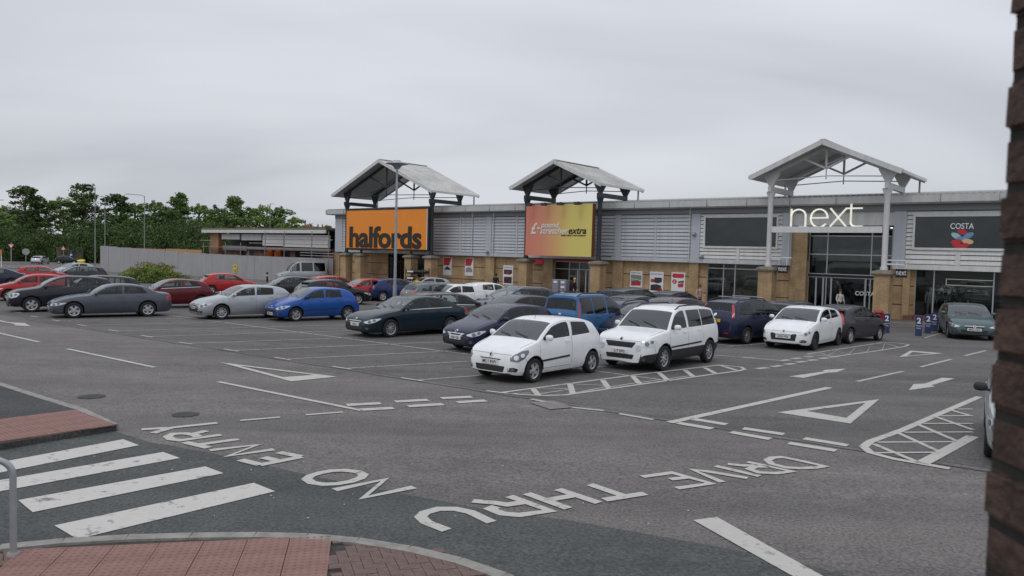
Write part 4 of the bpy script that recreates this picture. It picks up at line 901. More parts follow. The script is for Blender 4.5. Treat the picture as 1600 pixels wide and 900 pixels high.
def shell(T):
    L, W, fo = T['L'], T['W'], T['fo']; top = pchip(T['top']); zc = T['zc']
    plan = pchip([(0, .70), (.05, .80), (.18, .91), (.45, .975), (fo, 1), (L * .62, 1), (L - .55, .975), (L - .2, .93), (L - .05, .86), (L, .79)])
    bot = pchip([(0, .25), (.06, zc + .03), (.3, zc), (L - .45, zc + .02), (L - .1, zc + .07), (L, .36)])
    belt = lambda d: T['belt'][0] + (T['belt'][1] - T['belt'][0]) * (d / L)
    ds = set([p[0] for p in T['top']] + [T['C'] + .03, T['F'] - .02, T['B'] + .02, T['T'] - .01, .008, .018, .05, .075, L - .008, L - .02, L - .05])
    n = int(L / .085)
    for i in range(n + 1): ds.add(L * i / n)
    ds = sorted(ds); keep = [ds[0]]
    must = {T['C'] + .03, T['F'] - .02, T['B'] + .02, T['T'] - .01, L}
    for d in ds[1:]:
        if d - keep[-1] > .02 or d in must or d < .03 or d > L - .03: keep.append(d)
    ds = keep; bm = bmesh.new(); seg = bm.faces.layers.int.new('seg'); rows = []
    def section(d):
        hw = W / 2 * plan(d); zb = bot(d); zt = top(d); c = .05 if T['C'] < d < T['T'] else .045
        c = min(c, max(.008, (zt - zb) * .12)); ze = zt - c; zl = min(belt(d), ze - .004)
        pts = [(0, zb), (.70 * hw, zb), (.90 * hw, zb + .012)]
        for fr, k in ((.13, .968), (.36, .992), (.60, 1.0), (.80, .988), (.93, .966), (1.0, .945)): pts.append((k * hw, zb + .012 + fr * (zl - zb - .012)))
        y0 = .945 * hw; gh = ze - zl
        for j in range(1, 6):
            t = j / 5; pts.append((y0 - .30 * gh * t + .022 * math.sin(math.pi * t) * min(1, gh / .3) - .012 * t, zl + gh * t))
        ye = pts[-1][0]
        for k, q in ((.93, .35), (.72, .74), (.36, .95), (0, 1.0)): pts.append((k * ye, ze + c * q))
        return pts, ze, zl
    for d in ds:
        pts, ze, zl = section(d); x = fo - d
        half = [bm.verts.new((x, y, z)) for y, z in pts]
        oth = [half[i] if pts[i][0] == 0 else bm.verts.new((x, -pts[i][0], pts[i][1])) for i in range(len(pts))]
        rows.append((half, oth))
    K = len(rows[0][0])
    for (h0, o0), (h1, o1) in zip(rows[:-1], rows[1:]):
        for i in range(K - 1):
            for a, b, fl in ((h0, h1, 0), (o0, o1, 1)):
                vs = [a[i], a[i + 1], b[i + 1], b[i]]
                if fl: vs.reverse()
                f = bm.faces.new(vs); f[seg] = i
                if i <= 1: f.material_index = 2
    for (h, o), fl in ((rows[0], 1), (rows[-1], 0)):
        for i in range(K - 1):
            vs = []
            for v in (h[i], h[i + 1], o[i + 1], o[i]):
                if v not in vs: vs.append(v)
            if fl: vs.reverse()
            if len(vs) > 2: f = bm.faces.new(vs); f[seg] = 30
    bmesh.ops.recalc_face_normals(bm, faces=bm.faces)
    bm.normal_update()
    return bm, section, belt
def cut_poly(bm, faces_fn, poly):      # poly in (x, z), convex; bisect the chosen faces along each edge
    n = len(poly)
    for i in range(n):
        a = poly[i]; b = poly[(i + 1) % n]; dx, dz = b[0] - a[0], b[1] - a[1]
        if abs(dx) + abs(dz) < 1e-5: continue
        fs_ = [f for f in bm.faces if faces_fn(f)]
        geom = list({e for f in fs_ for e in f.edges}) + list({v for f in fs_ for v in f.verts}) + fs_
        bmesh.ops.bisect_plane(bm, geom=geom, dist=1e-4, plane_co=(a[0], 0, a[1]), plane_no=Vector((dz, 0, -dx)).normalized())
def inside(poly, x, z):
    s_ = 0
    for i in range(len(poly)):
        a = poly[i]; b = poly[(i + 1) % len(poly)]; c = (b[0] - a[0]) * (z - a[1]) - (b[1] - a[1]) * (x - a[0])
        if abs(c) < 1e-9: continue
        if s_ == 0: s_ = 1 if c > 0 else -1
        elif (c > 0) != (s_ > 0): return False
    return True
def sub_mesh(bm, faces, name, mats):
    b2 = bmesh.new(); mp = {}
    for f in faces:
        vs = []
        for v in f.verts:
            if v not in mp: mp[v] = b2.verts.new(v.co)
            vs.append(mp[v])
        b2.faces.new(vs)
    me = bm_to_mesh(b2, name, mats); b2.free(); return me
def decal(bvh, anchor, yaw, poly, off=.006, skirt=.02, mirror=False, grid=.07):
    dr = Vector((math.cos(R(yaw)), math.sin(R(yaw)), 0)); rr = Vector((-dr.y, dr.x, 0)); A_ = Vector((anchor[0], anchor[1], 0))
    bm = bmesh.new(); bm.faces.new([bm.verts.new((a, z, 0)) for a, z in poly])
    for ax in (0, 1):
        lo = min(p[ax] for p in poly); hi = max(p[ax] for p in poly); k = lo + grid
        while k < hi - .01:
            no = (1, 0, 0) if ax == 0 else (0, 1, 0); co = (k, 0, 0) if ax == 0 else (0, k, 0)
            bmesh.ops.bisect_plane(bm, geom=bm.verts[:] + bm.edges[:] + bm.faces[:], dist=1e-5, plane_co=co, plane_no=no); k += grid
    bmesh.ops.triangulate(bm, faces=bm.faces[:])
    for v in bm.verts:
        p = A_ + rr * v.co.x + Vector((0, 0, v.co.y)); hit = bvh.ray_cast(p + dr * 3, -dr)
        q = hit[0] if hit[0] is not None and (hit[0] - p - dr * 0).dot(dr) > -1.2 else bvh.find_nearest(p)[0]
        v.co = q + dr * off
    bmesh.ops.recalc_face_normals(bm, faces=bm.faces[:]); bm.normal_update()
    if sum(f.normal.dot(dr) for f in bm.faces) < 0: bmesh.ops.reverse_faces(bm, faces=bm.faces[:])
    if skirt:
        ed = [e for e in bm.edges if e.is_boundary]; r_ = bmesh.ops.extrude_edge_only(bm, edges=ed)
        for v in [g for g in r_['geom'] if isinstance(g, bmesh.types.BMVert)]: v.co -= dr * skirt
        bmesh.ops.recalc_face_normals(bm, faces=bm.faces[:])
    if mirror:
        for v in bm.verts: v.co.y = -v.co.y
        bmesh.ops.reverse_faces(bm, faces=bm.faces[:])
    return bm
def ell(cx, cz, rx, rz, n=12, a0=0): return [(cx + rx * math.cos(2 * math.pi * k / n + a0), cz + rz * math.sin(2 * math.pi * k / n + a0)) for k in range(n)]
HL = {'oval': ([(-.17, -.13), (.02, -.15), (.16, -.08), (.27, .06), (.25, .12), (.10, .10), (-.08, .02), (-.18, -.06)], 'lamp_bezel'),
      'swept': ([(-.25, -.06), (-.05, -.09), (.14, -.04), (.32, .07), (.30, .10), (.08, .08), (-.15, .01), (-.26, -.03)], 'lamp_clear'),
      'slim': ([(-.28, -.05), (.0, -.07), (.20, -.02), (.34, .05), (.30, .07), (.02, .05), (-.26, .01)], 'lamp_clear'),
      'round': ([(-.2, -.07), (-.02, -.13), (.16, -.08), (.24, .04), (.2, .11), (.0, .11), (-.16, .04)], 'lamp_clear'),
      'box': ([(-.2, -.08), (-.08, -.12), (.2, -.09), (.26, .03), (.22, .08), (-.12, .06), (-.2, 0)], 'lamp_clear')}
CAR_CACHE = {}
def wheel_meshes(r, style):
    key = ('wheel', round(r, 3), style)
    if key in CAR_CACHE: return CAR_CACHE[key]
    w = .2; ri = r * .66
    mb = MB(); mb.lathe([(ri, -w / 2 + .012), (r * .86, -w / 2), (r * .97, -w / 2 + .025), (r, -w / 2 + .06), (r, w / 2 - .06), (r * .97, w / 2 - .025), (r * .86, w / 2), (ri, w / 2 - .012), (ri, -w / 2 + .012)], 28, 'y')
    ty = mb.mesh('tyre', 'rubber'); ty.shade_smooth(); ty.set_sharp_from_angle(angle=R(40))
    m = 'alloy_dark' if style.startswith('dark') else 'alloy'
    mb = MB(); mb.lathe([(ri + .012, w / 2 - .018), (ri + .012, w / 2 - .03), (ri - .03, w / 2 - .045), (ri - .035, .0)], 28, 'y')
    ns = int(style[-2:]); y = w / 2 - .03
    for k in range(ns):
        a = 2 * math.pi * k / ns; ca, sa = math.cos(a), math.sin(a); hw = (.036 if ns <= 6 else .02) * r / .3
        def pt(rad, tt, yy): return (rad * ca - tt * sa, yy, rad * sa + tt * ca)
        hw2 = hw * (1.5 if ns <= 6 else 1.0)
        mb.add([pt(.04, -hw, y - .01), pt(.04, hw, y - .01), pt(ri - .02, hw2, y - .012), pt(ri - .02, -hw2, y - .012), pt(.04, -hw, y - .05), pt(.04, hw, y - .05), pt(ri - .02, hw2, y - .05), pt(ri - .02, -hw2, y - .05)],
               [(0, 1, 2, 3), (0, 4, 5, 1), (1, 5, 6, 2), (3, 2, 6, 7), (0, 3, 7, 4)])
    mb.lathe([(0, y + .004), (.045, y), (.06, y - .02), (.06, y - .05)], 14, 'y')
    rim = mb.mesh('wheel', m); bm = bmesh.new(); bm.from_mesh(rim); bmesh.ops.recalc_face_normals(bm, faces=bm.faces); bm.to_mesh(rim); bm.free()
    mb = MB(); mb.lathe([(0, .015), (ri - .02, .015), (ri - .02, -.06), (0, -.06)], 20, 'y'); dk = mb.mesh('brake_disc', 'black_plastic')
    CAR_CACHE[key] = (rim, ty, dk); return CAR_CACHE[key]
def car_geometry(tn, opt):
    key = (tn, tuple(sorted(opt.items())))
    if key in CAR_CACHE: return CAR_CACHE[key]
    T = TYPES[tn]; L, W, fo, r, wb = T['L'], T['W'], T['fo'], T['r'], T['wb']; parts = []     # (name, mesh, painted?, parent index)
    bm, section, belt = shell(T); seg = bm.faces.layers.int['seg']; bvh = BVHTree.FromBMesh(bm)
    # side windows
    polys = []
    for (d0, d1, s0, s1) in T['win']:
        up_ = lambda d: section(d)[1] - .048
        lo_ = lambda d: belt(d) + .022
        a = d0
        while up_(a) - lo_(a) < .05 and a < d1: a += .01
        pts = [(fo - a, lo_(a))]; dd1 = d1 + s1
        e0 = d1; e1 = d1 + s1
        pts.append((fo - d1 + .03 * (0 if s1 else 1), lo_(d1))); pts.append((fo - d1, lo_(d1) + .03))
        N_ = 8; a2 = a + (s0 if a == d0 else 0); e1 = min(e1, d1)
        for k in range(N_ + 1):
            d = e1 + (a2 - e1) * k / N_
            if k == 0: pts.append((fo - d, up_(d) - .035)); d -= .03
            pts.append((fo - d, max(up_(d), lo_(d) + .02)))
        polys.append(pts)
    for pl in polys: cut_poly(bm, lambda f: 8 <= f[seg] <= 12, pl)
    groups = []
    for pl in polys:
        for sy in (1, -1):
            fsn = [f for f in bm.faces if 8 <= f[seg] <= 12 and f.calc_center_median().y * sy > 0 and inside(pl, f.calc_center_median().x, f.calc_center_median().z)]
            groups.append(('side_window', fsn))
    def band(d0, d1): return [f for f in bm.faces if 14 <= f[seg] <= 16 and fo - d1 - 1e-4 <= f.calc_center_median().x <= fo - d0 + 1e-4]
    groups.append(('windscreen', band(T['C'] + .03, T['F'] - .02))); groups.append(('rear_window', band(T['B'] + .02, T['T'] - .01)))
    kill = set(); dark_from = opt.get('dark', 9)
    si = 0
    for nm, fsn in groups:
        if not fsn: continue
        g = 'car_glass'
        if nm == 'side_window':
            if si // 2 >= dark_from: g = 'car_glass_dark'
            si += 1
        if nm == 'windscreen': g = 'screen_glass'
        parts.append((nm, sub_mesh(bm, fsn, nm, [g]), False, None)); kill |= set(fsn)
    # wheel arches
    RA = r + .055
    for xa in (0.0, -wb):
        circ = [(xa + RA * math.cos(2 * math.pi * k / 18), r + .015 + RA * math.sin(2 * math.pi * k / 18)) for k in range(18)]
        near = lambda f: 1 <= f[seg] <= 7 and abs(f.calc_center_median().x - xa) < RA + .14
        cut_poly(bm, near, circ)
        for f in bm.faces:
            c = f.calc_center_median()
            if 2 <= f[seg] <= 7 and inside(circ, c.x, c.z): kill.add(f)
            elif f[seg] in (1, 2) and abs(c.x - xa) < RA * .97 and c.z < r: kill.add(f)
    if opt.get('clad'):
        for f in bm.faces:
            c = f.calc_center_median()
            if f[seg] <= 3 or (f[seg] <= 7 and c.z < r + .1 and (c.x > .36 or c.x < -wb - .36) and c.z < .48): f.material_index = 2
    bmesh.ops.delete(bm, geom=list(kill), context='FACES')
    body = bm_to_mesh(bm, 'body', ['rubber', 'interior', 'black_plastic', 'interior'], 40); bm.free()
    parts.insert(0, ('body', body, True, None))
    for xa in (0.0, -wb):                    # liners
        for sy in (1, -1):
            mb = MB(); v = []; n = 14
            for k in range(n + 1):
                a = -.35 + (math.pi + .7) * k / n
                for yy in (W / 2 * .93, W / 2 * .64): v.append((xa + (RA + .002) * math.cos(a), sy * yy, max(.12, r + .015 + (RA + .002) * math.sin(a))))
            f = [(2 * k, 2 * k + 2, 2 * k + 3, 2 * k + 1) for k in range(n)] + [tuple(2 * k + 1 for k in range(n + 1))]
            mb.add(v, f); parts.append(('wheel_arch', mb.mesh('wheel_arch', 'black_plastic'), False, None))
    def dec(name, m, anchor, yaw, poly, off=.006, both=False, painted=False, parent=None, skirt=.02, grid=.07):
        idx = []
        for mir in ((False, True) if both else (False,)):
            b2 = decal(bvh, anchor, yaw, poly, off, skirt, mir, grid); parts.append((name, bm_to_mesh(b2, name, [m], 30), painted, parent)); b2.free(); idx.append(len(parts) - 1)
        return idx
    hz = section(.1)[1] - .02
    # front: headlights, grille, intakes, plate
    poly, mm = HL[opt.get('hl', T['hl'])]; zf = hz + opt.get('hlz', -.03); ca = (fo - .22, W / 2 * .80)
    hs = dec('headlight', mm, ca, 40, [(a, zf + z) for a, z in poly], .008, True)
    for i in hs:
        for cx, cz, rr_ in ((-.03, -.02, .062), (.12, .03, .05)):
            b2 = decal(bvh, ca, 40, ell(cx, zf + cz - (.03 if mm == 'lamp_bezel' else 0), rr_, rr_ * .95), .016, .006, i == hs[1]); parts.append(('lamp_lens', bm_to_mesh(b2, 'lamp_lens', ['chrome' if mm == 'lamp_bezel' else 'lamp_bezel'], 30), False, i)); b2.free()
    gw = opt.get('gw', .42); gt = opt.get('gt', .0); gh = opt.get('gh', .1)
    if gh:
        gz = hz - .05 + gt; g_ = dec('grille', opt.get('gm', 'black_plastic'), (fo, 0), 0, [(-gw * .82, gz - gh), (gw * .82, gz - gh), (gw, gz - gh * .3), (gw, gz), (-gw, gz), (-gw, gz - gh * .3)], .006)[0]
        if opt.get('chrome', 1):
            dec('grille_trim', 'chrome', (fo, 0), 0, [(-gw, gz - .005), (gw, gz - .005), (gw, gz + .018), (-gw, gz + .018)], .014, parent=g_)
            for k in range(opt.get('slats', 2)):
                zz = gz - gh * (k + 1) / (opt.get('slats', 2) + 1); dec('grille_slat', 'chrome' if opt.get('slats', 2) < 4 else 'alloy_dark', (fo, 0), 0, [(-gw * .86, zz - .008), (gw * .86, zz - .008), (gw * .86, zz + .008), (-gw * .86, zz + .008)], .014, parent=g_)
        if opt.get('vtrim'):
            for q in (-1, 1): dec('grille_trim', 'chrome', (fo, 0), 0, [(q * gw * .2, gz - gh), (q * gw * .3, gz - gh), (q * gw * 1.0, gz + .02), (q * gw * .8, gz + .02)], .016, parent=g_)
    bz = opt.get('badge', hz - .06); 
    dec('badge', 'chrome', (fo, 0), 0, ell(0, bz, .055, .055 if opt.get('bshape', 'o') == 'o' else .085, 12 if opt.get('bshape', 'o') == 'o' else 4), .02)
    dec('badge_inset', 'alloy_dark', (fo, 0), 0, ell(0, bz, .034, .034 if opt.get('bshape', 'o') == 'o' else .048, 12 if opt.get('bshape', 'o') == 'o' else 4), .025)
    iw = opt.get('iw', .5); iz = opt.get('iz', .33) + .04; ih = opt.get('ih', .12) + .02
    dec('lower_intake', 'black_plastic', (fo, 0), 0, [(-iw * .9, iz - ih / 2), (iw * .9, iz - ih / 2), (iw, iz + ih * .35), (iw * .95, iz + ih / 2), (-iw * .95, iz + ih / 2), (-iw, iz + ih * .35)], .006)
    dec('fog_lamp', 'black_plastic', (fo - .15, W / 2 * .74), 25, [(-.12, .30), (.08, .29), (.12, .36), (.02, .40), (-.12, .38)], .006, True)
    dec('fog_lens', 'lamp_bezel', (fo - .15, W / 2 * .74), 25, ell(.0, .345, .042, .042), .012, True)
    if opt.get('roundfog'): dec('lamp_lens', 'lamp_clear', (fo - .1, W / 2 * .62), 12, ell(0, hz - .17, .085, .085), .012, True)
    # rear: lamps, plate recess, bumper strip
    ra = (fo - L + .14, W / 2 * .86); dec('tail_light', 'lamp_red', ra, 140, [(a, z) for a, z in (T['tl'] if not opt.get('tl') else opt['tl'])], .008, True)
    dec('reflector', 'lamp_red', (fo - L, 0), 180, [(-.62, .40), (-.45, .40), (-.45, .445), (-.62, .445)], .006); dec('reflector', 'lamp_red', (fo - L, 0), 180, [(.45, .40), (.62, .40), (.62, .445), (.45, .445)], .006)
    dec('bumper_strip', 'black_plastic', (fo - L, 0), 180, [(-.6, .29), (.6, .29), (.6, .36), (-.6, .36)], .004)
    tz = section(T['T'])[1]
    dec('badge', 'chrome', (fo - L, 0), 180, ell(0, tz - .09, .06, .055), .014)
    # sides: door seams, handles, moulding, sill
    lx = lambda d0, d1: (d0, d1)
    for d in T['doors']:
        zt_ = belt(d) + .01; dec('door_seam', 'black_plastic', (fo, 0), 90, [(d - .004, T['zc'] + .13), (d + .004, T['zc'] + .13), (d + .004, zt_), (d - .004, zt_)], .002, True, skirt=0, grid=.09)
    dec('door_seam', 'black_plastic', (fo, 0), 90, [(T['doors'][0], T['zc'] + .125), (T['doors'][-1], T['zc'] + .125), (T['doors'][-1], T['zc'] + .133), (T['doors'][0], T['zc'] + .133)], .002, True, skirt=0, grid=.12)
    for d in T['doors'][1:]:
        hd = d - .19; hzz = belt(hd) - .10; dec('door_handle', 'black_plastic' if opt.get('bh') else 'body', (fo, 0), 90, [(hd - .09, hzz), (hd + .09, hzz + .005), (hd + .09, hzz + .03), (hd - .09, hzz + .028)], .03, True, painted=not opt.get('bh')) if True else 0
    if opt.get('strip'): dec('side_moulding', 'black_plastic', (fo, 0), 90, [(T['doors'][0] + .08, opt['strip'] - .02), (T['doors'][-1] - .1, opt['strip'] + .03), (T['doors'][-1] - .1, opt['strip'] + .075), (T['doors'][0] + .08, opt['strip'] + .025)], .014, True)
    if opt.get('wtrim'): dec('window_trim', 'chrome', (fo, 0), 90, [(T['win'][0][0] + .15, belt(T['win'][0][0]) + .004), (T['win'][-1][1], belt(T['win'][-1][1]) + .004), (T['win'][-1][1], belt(T['win'][-1][1]) + .022), (T['win'][0][0] + .15, belt(T['win'][0][0]) + .022)], .008, True)
    # bumper and bonnet-edge seams
    dec('bumper_seam', 'black_plastic', (fo, 0), 0, [(-W * .36, hz + .002), (W * .36, hz + .002), (W * .36, hz + .009), (-W * .36, hz + .009)], .002, skirt=0, grid=.1)
    dec('bumper_seam', 'black_plastic', (fo, 0), 90, [(.40, .52), (.406, .52), (.34, hz - .05), (.334, hz - .05)], .002, True, skirt=0)
    dec('bumper_seam', 'black_plastic', (fo, 0), 90, [(L - .42, .55), (L - .08, .60), (L - .08, .607), (L - .42, .557)], .002, True, skirt=0)
    dec('sill_shade', 'black_plastic', (fo, 0), 90, [(fo + r + .1, T['zc'] + .01), (fo + wb - r - .1, T['zc'] + .01), (fo + wb - r - .1, T['zc'] + .05), (fo + r + .1, T['zc'] + .05)], .003, True, skirt=0)  # black strip painting in the shade along the sill
    # bonnet shut line
    for q in (1, -1):
        mb = MB(); pts = []
        for k in range(9):
            d = .3 + (T['C'] - .1 - .3) * k / 8; sec = section(d)[0]; y = sec[13][0] * .9; h_ = bvh.ray_cast(Vector((fo - d, q * y, 3)), Vector((0, 0, -1)))
            if h_[0]: pts.append(h_[0] + Vector((0, 0, .001)))
        mb.tube(pts, .004, 4); parts.append(('bonnet_seam', mb.mesh('bonnet_seam', 'black_plastic'), False, None))
    # mirrors
    md = T['C'] + .28; my = section(md)[0][8][0]; mz = belt(md) + .07
    for sy in (1, -1):
        mb = MB(); prof = [(0, -.0), (.075, .03), (.092, .10), (.08, .17), (.04, .2), (0, .205)]
        vs = []; n = 12
        for rr_, t_ in prof:
            for k in range(n): vs.append((fo - md + .05 * math.cos(2 * math.pi * k / n) * (rr_ / .092) + .01 - t_ * .12, sy * (my + .02 + t_), mz + .01 + .075 * math.sin(2 * math.pi * k / n) * (rr_ / .092)))
        f = [(j * n + k, j * n + (k + 1) % n, (j + 1) * n + (k + 1) % n, (j + 1) * n + k) for j in range(len(prof) - 1) for k in range(n)]
        if sy < 0: f = [q[::-1] for q in f]
        mb.add(vs, f); me = mb.mesh('door_mirror', 'body' if not opt.get('bm') else 'black_plastic') if False else mb.mesh('door_mirror', 'black_plastic'); me.shade_smooth(); parts.append(('door_mirror', me, not opt.get('bm'), None))
        mb = MB(); mb.bar((fo - md, sy * (my - .02), mz - .04), (fo - md, sy * (my + .08), mz - .02), .05, .04); parts.append(('mirror_stalk', mb.mesh('mirror_stalk', 'black_plastic'), False, len(parts) - 1))
    # wipers, aerial
    for k, (y0, y1) in enumerate(((.45, -.05), (-.1, -.55))):
        mb = MB(); pts = []
        for j in range(5):
            y = y0 + (y1 - y0) * j / 4; d = T['C'] + .06 + .03 * j; h_ = bvh.ray_cast(Vector((fo - d, y, 3)), Vector((0, 0, -1))); pts.append(h_[0] + Vector((.01, 0, .02)))
        mb.tube(pts, .009, 5); parts.append(('wiper', mb.mesh('wiper', 'black_plastic'), False, None))
    zr = T['top'][8][1] if len(T['top']) > 8 else 1.4
    dA = T['F'] + .12 if opt.get('aer') == 'f' else T['B'] - .15; h_ = bvh.ray_cast(Vector((fo - dA, 0, 3)), Vector((0, 0, -1)))[0]
    mb = MB(); mb.tube([h_ - Vector((0, 0, .01)), h_ + Vector((-.12, 0, .24))], .006, 5); parts.append(('aerial', mb.mesh('aerial', 'black_plastic'), False, None))
    if opt.get('spoiler'):
        mb = MB(); yv = section(T['B'])[0][13][0] * .92; z_ = section(T['B'])[1] + .03; x_ = fo - T['B']
        mb.add([(x_ + .08, -yv, z_), (x_ + .08, yv, z_), (x_ - .2, yv * .96, z_ - .03), (x_ - .2, -yv * .96, z_ - .03), (x_ + .08, -yv, z_ - .05), (x_ + .08, yv, z_ - .05), (x_ - .18, yv * .96, z_ - .06), (x_ - .18, -yv * .96, z_ - .06)], [(3, 2, 1, 0), (4, 5, 6, 7), (0, 1, 5, 4), (1, 2, 6, 5), (2, 3, 7, 6), (3, 0, 4, 7)])
        parts.append(('spoiler', mb.mesh('spoiler', 'black_plastic'), opt['spoiler'] == 'p', None))
    if opt.get('rails') or opt.get('bars'):
        for sy in (1, -1):
            pts = []; a, b = T['F'] + .15, T['B'] - .08
            for j in range(9):
                d = a + (b - a) * j / 8; sec = section(d)[0]; y = sec[14][0] * .98; zz = sec[14][1] + (.055 if 0 < j < 8 else .0); pts.append((fo - d, sy * y, zz))
            mb = MB(); mb.tube(pts, .02, 6); parts.append(('roof_rail', mb.mesh('roof_rail', 'black_plastic' if opt.get('rails') != 'c' else 'aluminium'), False, None))
    if opt.get('bars'):
        for d in (T['F'] + .5, T['F'] + 1.4):
            sec = section(d)[0]; mb = MB(); mb.bar((fo - d, -sec[14][0] - .05, sec[14][1] + .11), (fo - d, sec[14][0] + .05, sec[14][1] + .11), .07, .03); 
            parts.append(('roof_bar', mb.mesh('roof_bar', 'aluminium'), False, None))
    # interior
    hipz = T['zc'] + .28; roofz = T['top'][8][1]; xs_ = fo - T['F'] - .42
    for y in (.36, -.36):
        mb = MB(); mb.box(xs_ - .15, xs_ + .38, y - .24, y + .24, hipz - .1, hipz + .06); mb.add([(xs_ - .12, y - .22, hipz), (xs_ - .12, y + .22, hipz), (xs_ - .28, y + .2, hipz + .62), (xs_ - .28, y - .2, hipz + .62), (xs_ - .24, y - .22, hipz), (xs_ - .24, y + .22, hipz), (xs_ - .37, y + .2, hipz + .62), (xs_ - .37, y - .2, hipz + .62)], [(0, 1, 2, 3), (7, 6, 5, 4), (1, 5, 6, 2), (4, 0, 3, 7), (3, 2, 6, 7)])
        sidx = len(parts); parts.append(('seat', mb.mesh('seat', 'seat_cloth'), False, None))
        mb = MB(); mb.box(xs_ - .38, xs_ - .29, y - .12, y + .12, hipz + .63, hipz + .80); parts.append(('head_rest', mb.mesh('head_rest', 'seat_cloth'), False, sidx))
    xb_ = fo - T['B'] + .42
    mb = MB(); mb.box(xb_ - .1, xb_ + .4, -.6, .6, hipz - .1, hipz + .08); mb.box(xb_ - .2, xb_ - .101, -.6, .6, hipz, hipz + .55); parts.append(('rear_seat', mb.mesh('rear_seat', 'seat_cloth'), False, None))
    mb = MB(); zd = belt(T['C']) - .02; mb.add([(fo - T['C'] - .02, -W * .42, zd - .05), (fo - T['C'] - .02, W * .42, zd - .05), (fo - T['C'] - .5, W * .42, zd), (fo - T['C'] - .5, -W * .42, zd), (fo - T['C'] - .55, -W * .42, zd - .3), (fo - T['C'] - .55, W * .42, zd - .3)], [(0, 1, 2, 3), (3, 2, 5, 4)]); parts.append(('dashboard', mb.mesh('dashboard', 'interior'), False, None))
    mb = MB(); cx = fo - T['C'] - .66; pts = [(cx - .06 * math.sin(2 * math.pi * k / 16), -.36 + .18 * math.cos(2 * math.pi * k / 16), zd + .0 + .17 * math.sin(2 * math.pi * k / 16)) for k in range(17)]; mb.tube(pts, .014, 6); parts.append(('steering_wheel', mb.mesh('steering_wheel', 'black_plastic'), False, None))
    # plate anchors
    pz = opt.get('pz', .47); hF = bvh.ray_cast(Vector((fo + 2, 0, pz)), Vector((-1, 0, 0)))[0]; rz_ = opt.get('rpz', tz - .28); hR = bvh.ray_cast(Vector((fo - L - 2, 0, rz_)), Vector((1, 0, 0)))[0]
    CAR_CACHE[key] = (parts, hF, hR, T); return CAR_CACHE[key]
PLATES = {}
def plate_parts(car, hit, front, txt):
    mb = MB(); s_ = 1 if front else -1; x = hit.x + s_ * .022
    mb.box(x - s_ * .03, x, -.26, .26, hit.z - .056, hit.z + .056); pl = mb.build('number_plate', 'plate_white' if front else 'plate_yellow', car)
    me = text_mesh(txt, .105, .001, .002, sx=.86, m='plate_text'); me.transform(TXT_UP)            # XZ facing -Y
    me.transform(Matrix.Rotation(R(90 if front else -90), 4, 'Z')); ob('lettering', me, pl, (x + s_ * .002, 0, hit.z - .037))
PAINTS = {}
def paint(name, col, metal=.0, rough=.35):
    k = 'paint_' + name
    if k not in MATS: mat(k, col, rough + .1, metal, spec=.3, coat=.55, noise=.05, nscale=3)
    return MATS[k]
def car(tn, col, label, heading, wheel=None, px=None, roof=None, plate=None, style='a05', group='cars parked in the car park', name=None, rot=0, at=None, far_x=None, **opt):
    """heading: compass degrees the nose points to (0 = away from the camera, clockwise). wheel = (axle 'F'/'R', side +1 left/-1 right) standing at photo pixel px, or roof = pixel of the roof's highest middle point."""
    parts, hF, hR, T = car_geometry(tn, opt)
    fwd = Vector((math.sin(R(heading)), math.cos(R(heading)), 0)); left = Vector((-fwd.y, fwd.x, 0)); tr = T['W'] / 2 - .06
    if wheel and far_x:                    # turn the car until its other wheel stands at that photo column
        best = None
        for i in range(-50, 51):
            h = heading + i * .5; f2 = Vector((math.sin(R(h)), math.cos(R(h)), 0)); q = G(*px) - f2 * (T['wb'] * (1 if wheel[0] == 'F' else -1))
            e = abs(project(q)[0] - far_x)
            if best is None or e < best[0]: best = (e, h, f2)
        heading, fwd = best[1], best[2]; left = Vector((-fwd.y, fwd.x, 0))
    if wheel:
        loc = G(*px) - fwd * (0 if wheel[0] == 'F' else -T['wb']) - left * (wheel[1] * tr)
    elif roof:
        zt = max(p[1] for p in T['top']); dpk = [p[0] for p in T['top'] if p[1] == zt][0]
        loc = G(roof[0], roof[1], zt) - fwd * (T['fo'] - dpk); loc.z = 0
    else: loc = Vector(at)
    kind = {'suv': 'parked_car', 'van': 'parked_van'}.get(tn, 'parked_car')
    c = thing(name or kind, label, 'van' if tn == 'van' else 'car', loc, math.atan2(fwd.y, fwd.x), group)
    made = []; pm = paint(*col)
    for nm, me, painted, par in parts:
        o = ob(nm, me, made[par] if par is not None else c); made.append(o)
        if painted: o.material_slots[0].link = 'OBJECT'; o.material_slots[0].material = pm
        if nm == 'body':
            md = o.modifiers.new('thickness', 'SOLIDIFY'); md.thickness = .022; md.offset = -1; md.material_offset = 1; md.material_offset_rim = 1
    rim, ty, dk = wheel_meshes(T['r'], style)
    for xa in (0, -T['wb']):
        for sy in (1, -1):
            w = ob('wheel', rim, c, (xa, sy * (tr - .045), T['r']), (0, random.uniform(0, .6), 0 if sy > 0 else math.pi)); ob('tyre', ty, w); ob('brake_disc', dk, w)
    if plate: plate_parts(c, hF, True, plate); plate_parts(c, hR, False, plate)
    return c
mat('body', (.5, .5, .5))
def at_depth(x, y, D):                   # point on the sight line at distance D along the ground
    d = ray(x, y); t = D / d.y; p = Vector((0, 0, CAMH)) + d * t; p.z += GS * p.y; return p
US = 180
WHITE = ('white', (.78, .79, .8), 0, .3); NAVY = ('navy', (.012, .016, .05), .25); BLACK = ('black', (.012, .012, .014), .1); GREY = ('steel_grey', (.085, .095, .115), .5)
SILVER = ('silver', (.42, .44, .46), .7); BLUE = ('bright_blue', (.012, .085, .36), .3); DGREEN = ('petrol', (.008, .022, .034), .35); RED = ('red', (.42, .018, .02), .05); MAROON = ('maroon', (.11, .008, .014), .3)
